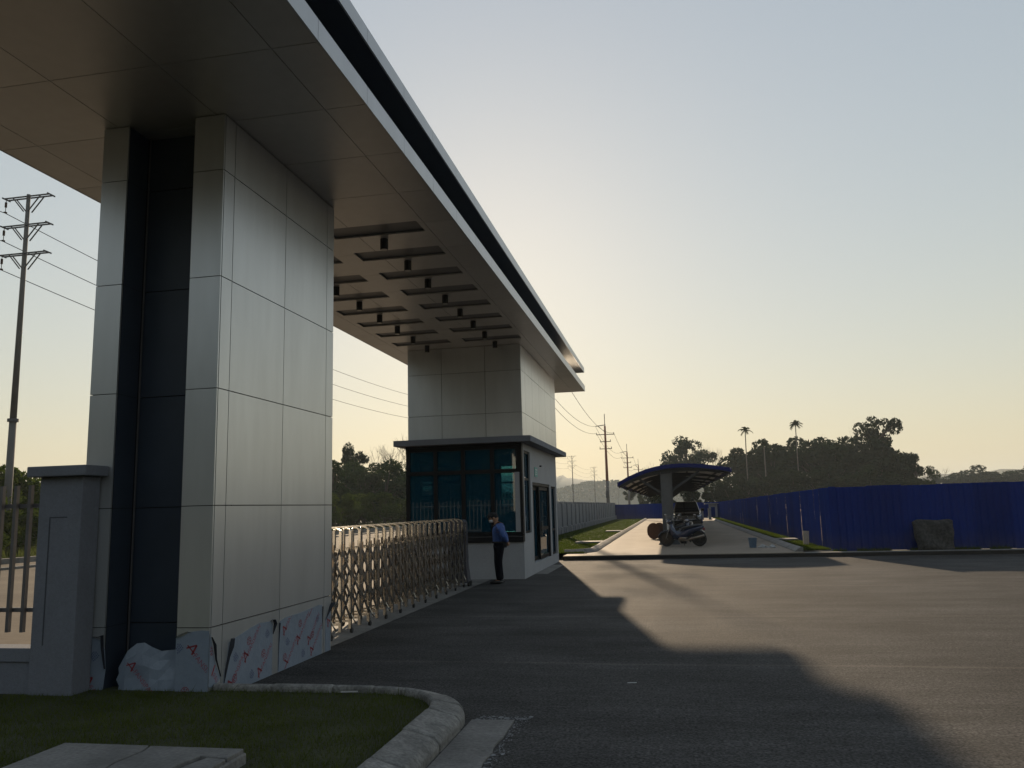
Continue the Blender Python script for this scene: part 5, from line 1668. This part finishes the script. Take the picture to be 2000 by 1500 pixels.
BP = [bare_proto(s_, 12) for s_ in (3, 5, 8)]
bare = [(-43.0, 120, 13.6, 'bare leafless tree left of the booth beyond the gate'), (-40.9, 123, 14.3, 'tallest bare leafless tree beside the booth beyond the gate'), (-45.6, 121, 12.0, 'thin bare tree farthest left beyond the gate opening'), (-36.6, 110, 12.4, 'bare tree partly hidden by the booth'),
        (26.6, 152, 13.6, 'bare twiggy tree above the middle of the dense wood'), (32.6, 152, 14.6, 'bare twiggy tree behind the tallest tree of the wood'), (9.8, 165, 13.8, 'bare tree between the carport roof and the wood'), (-4.4, 190, 12.0, 'bare tree behind the left side of the carport roof'), (82.5, 272, 11.4, 'bare tree above the distant treeline')]
for k, (x, y, H, lab) in enumerate(bare):
    me, zt = BP[k % 3]
    t = empty('bare_tree', (x, y, 0), rnd.uniform(0, 6.28), label=lab, cat='tree')
    t.scale = (H / zt,) * 3
    o = bpy.data.objects.new('branches', me); COL.objects.link(o); o.parent = t


# areca palms
def palm(loc, H, label, nf=11, spread=1.0, crown=1.7):
    t = empty('palm_tree', loc, rnd.uniform(0, 6), label=label, cat='palm', group='slender palms above the wood')
    MB().tube([(0, 0, -0.2), (0.12, 0.05, H * 0.5), (0, 0, H - 0.9)], [0.11, 0.085, 0.07], 8).build('trunk', 'bark_pale', t, smooth=True, local=True)
    MB().tube([(0, 0, H - 0.9), (0, 0, H - 0.35)], [0.085, 0.06], 8).build('crownshaft', 'leaf_palm', t, smooth=True, local=True)
    r_ = random.Random(int(H * 100))
    for k in range(nf):
        a = 2 * math.pi * k / nf + r_.uniform(-0.2, 0.2); el = (-0.25 + 1.55 * ((k * 5) % nf) / nf) * spread; L_ = crown * r_.uniform(0.8, 1.1)
        pts = []
        for j in range(7):
            s_ = j / 6
            rad = L_ * s_ * math.cos(el) + 0.02; z = H - 0.4 + L_ * s_ * math.sin(el) - 0.42 * L_ * s_ ** 2.4
            pts.append(Vector((rad * math.cos(a), rad * math.sin(a), z)))
        mb = MB(); side = Vector((-math.sin(a), math.cos(a), 0))
        mb.tube(pts, [0.03, 0.028, 0.025, 0.02, 0.016, 0.012, 0.006], 4)
        for j in range(1, 7):
            for s_ in (-1, 1):
                for q in (0, 0.5):
                    b = pts[j - 1].lerp(pts[j], 0.5 + q); ll = 0.34 * (1 - 0.3 * j / 6)
                    tip = b + side * s_ * ll + Vector((0, 0, -0.18)) + (pts[j] - pts[j - 1]).normalized() * 0.18
                    e = (pts[j] - pts[j - 1]).normalized() * 0.07
                    n0 = len(mb.v); mb.v += [tuple(b - e), tuple(b + e), tuple(tip)]; mb.f.append((n0, n0 + 1, n0 + 2))
        mb.build('frond', 'leaf_palm', t, local=True)
    return t


palm((11.92, 128, 0), 13.2, 'slender palm left of the middle, above the wood behind the carport', 11, 1.0, 1.05)
palm((13.75, 121, 0), 10.4, 'shorter palm with upright fronds in front of the wood', 9, 1.35, 1.05)
palm((18.94, 125, 0), 13.5, 'tallest slender palm above the middle of the wood', 16, 0.95, 1.05)


# ------------------------------------------------------------------ hazy hills with wooded skyline
def hills(name, x0, x1, y, prof, depth, seed):
    g_ = np.random.default_rng(seed)
    nx_, ny_ = 160, 8
    xs = np.linspace(x0, x1, nx_)
    hz = np.interp(xs, [p[0] for p in prof], [p[1] for p in prof])
    hz = hz + g_.normal(0, 0.05, nx_) * hz * 0.5 + 0.6 * np.sin(xs * 0.11) + 0.5 * np.sin(xs * 0.31)
    v = []; f = []
    for j in range(ny_ + 1):
        t = j / ny_
        s_ = math.sin(t * math.pi)
        for i in range(nx_):
            v.append((float(xs[i]), y + depth * (t - 0.5) + float(6 * math.sin(xs[i] * 0.02)), float(max(0.0, hz[i]) * s_ ** 0.7) - 0.5))
    for j in range(ny_):
        for i in range(nx_ - 1):
            a = j * nx_ + i; f.append((a, a + 1, a + nx_ + 1, a + nx_))
    return MB().raw(v, f).build(name, 'hill', smooth=True, kind='structure')


hills('hill', -800, 60, 1650, [(-800, 52), (-550, 64), (-370, 72), (-231, 66), (-183, 58), (-110, 46), (-37, 32), (60, 12)], 500, 1)
hills('hill', -340, 150, 950, [(-340, 13), (-187, 16), (-122, 21), (-94, 27.5), (-65, 28), (-26, 25), (34, 18), (150, 8)], 270, 2)
hills('hill', 60, 640, 950, [(60, 9), (180, 20), (300, 26), (450, 32), (640, 30)], 300, 3)
# wooded mass on the nearer hill
g = np.random.default_rng(77)
n = 9000
xx = g.uniform(-330, 140, n); hz = np.interp(xx, [-340, -187, -122, -94, -65, -26, 34, 150], [13, 16, 21, 27.5, 28, 25, 18, 8])
tt = g.uniform(0.05, 0.55, n)
pos = np.stack([xx, 950 + 270 * (tt - 0.5) + 6 * np.sin(xx * 0.02), hz * np.sin(tt * np.pi) ** 0.7 + g.uniform(-0.5, 2.8, n)], 1)
s_ = g.uniform(1.0, 2.6, n)[:, None]
a = g.normal(0, 1, (n, 3)); a /= np.linalg.norm(a, axis=1)[:, None]
b = np.cross(a, g.normal(0, 1, (n, 3))); b /= np.linalg.norm(b, axis=1)[:, None]
v = np.stack([pos - a * s_, pos + b * s_ * 0.7, pos + a * s_, pos - b * s_ * 0.7], 1).reshape(-1, 3)
o = bpy.data.objects.new('hill_wood', np_mesh('hill_wood', v, np.arange(n * 4).reshape(-1, 4), 'leaf_dark'))
COL.objects.link(o); tag(o, 'far wood covering the hazy hillside left of the carport', 'wood', kind='stuff')
# wood running on along the far side of the public road
g = np.random.default_rng(79)
n = 32000
cys = g.uniform(84, 430, 90); cxs = -50 - g.uniform(0, 10, 90) - (cys - 84) * 0.04; chs = g.uniform(5, 8.5, 90)
ci = g.integers(0, 90, n)
pos = np.stack([cxs[ci] + g.normal(0, 2.2, n), cys[ci] + g.normal(0, 2.4, n), g.uniform(0, 1, n) ** 0.8 * chs[ci]], 1)
s_ = g.uniform(0.2, 0.5, n)[:, None]
a = g.normal(0, 1, (n, 3)); a /= np.linalg.norm(a, axis=1)[:, None]
b = np.cross(a, g.normal(0, 1, (n, 3))); b /= np.linalg.norm(b, axis=1)[:, None]
v = np.stack([pos - a * s_, pos + b * s_ * 0.6, pos + a * s_, pos - b * s_ * 0.6], 1).reshape(-1, 3)
o = bpy.data.objects.new('roadside_wood', np_mesh('roadside_wood', v, np.arange(n * 4).reshape(-1, 4), 'leaf_dark'))
COL.objects.link(o); tag(o, 'wood running along the far side of the public road', 'wood', kind='stuff')
# unseen tree belt, added behind the viewer so camera-facing panels reflect something dark
g = np.random.default_rng(78)
n = 26000
cxs = g.uniform(-75, 30, 60); cys = g.uniform(-42, -30, 60); chs = g.uniform(11, 17, 60)
ci = g.integers(0, 60, n)
tz = g.uniform(0, 1, n) ** 0.8
pos = np.stack([cxs[ci] + g.normal(0, 2.6, n), cys[ci] + g.normal(0, 2.0, n), tz * chs[ci] * (1 - 0.1 * g.uniform(0, 1, n))], 1)
s_ = g.uniform(0.3, 0.8, n)[:, None]
a = g.normal(0, 1, (n, 3)); a /= np.linalg.norm(a, axis=1)[:, None]
b = np.cross(a, g.normal(0, 1, (n, 3))); b /= np.linalg.norm(b, axis=1)[:, None]
v = np.stack([pos - a * s_, pos + b * s_ * 0.6, pos + a * s_, pos - b * s_ * 0.6], 1).reshape(-1, 3)
o = bpy.data.objects.new('woodland', np_mesh('woodland', v, np.arange(n * 4).reshape(-1, 4), 'leaf_dark'))
COL.objects.link(o); tag(o, 'unseen belt of trees added behind the viewer to darken reflections', 'wood', kind='stuff')
# ------------------------------------------------------------------ haze
hm = bpy.data.materials.new('haze'); hm.use_nodes = True
nt = hm.node_tree; nt.nodes.clear()
ho = nt.nodes.new('ShaderNodeOutputMaterial'); pv = nt.nodes.new('ShaderNodeVolumePrincipled')
pv.inputs['Density'].default_value = 0.00034
pv.inputs['Color'].default_value = (0.84, 0.94, 1.0, 1)
pv.inputs['Anisotropy'].default_value = 0.1
nt.links.new(pv.outputs[0], ho.inputs['Volume'])
o = MB().box(-2600, 2600, -650, 3600, -1.1, 84).build('haze', hm, kind='stuff')
o['label'] = 'pale evening haze thickening with distance'
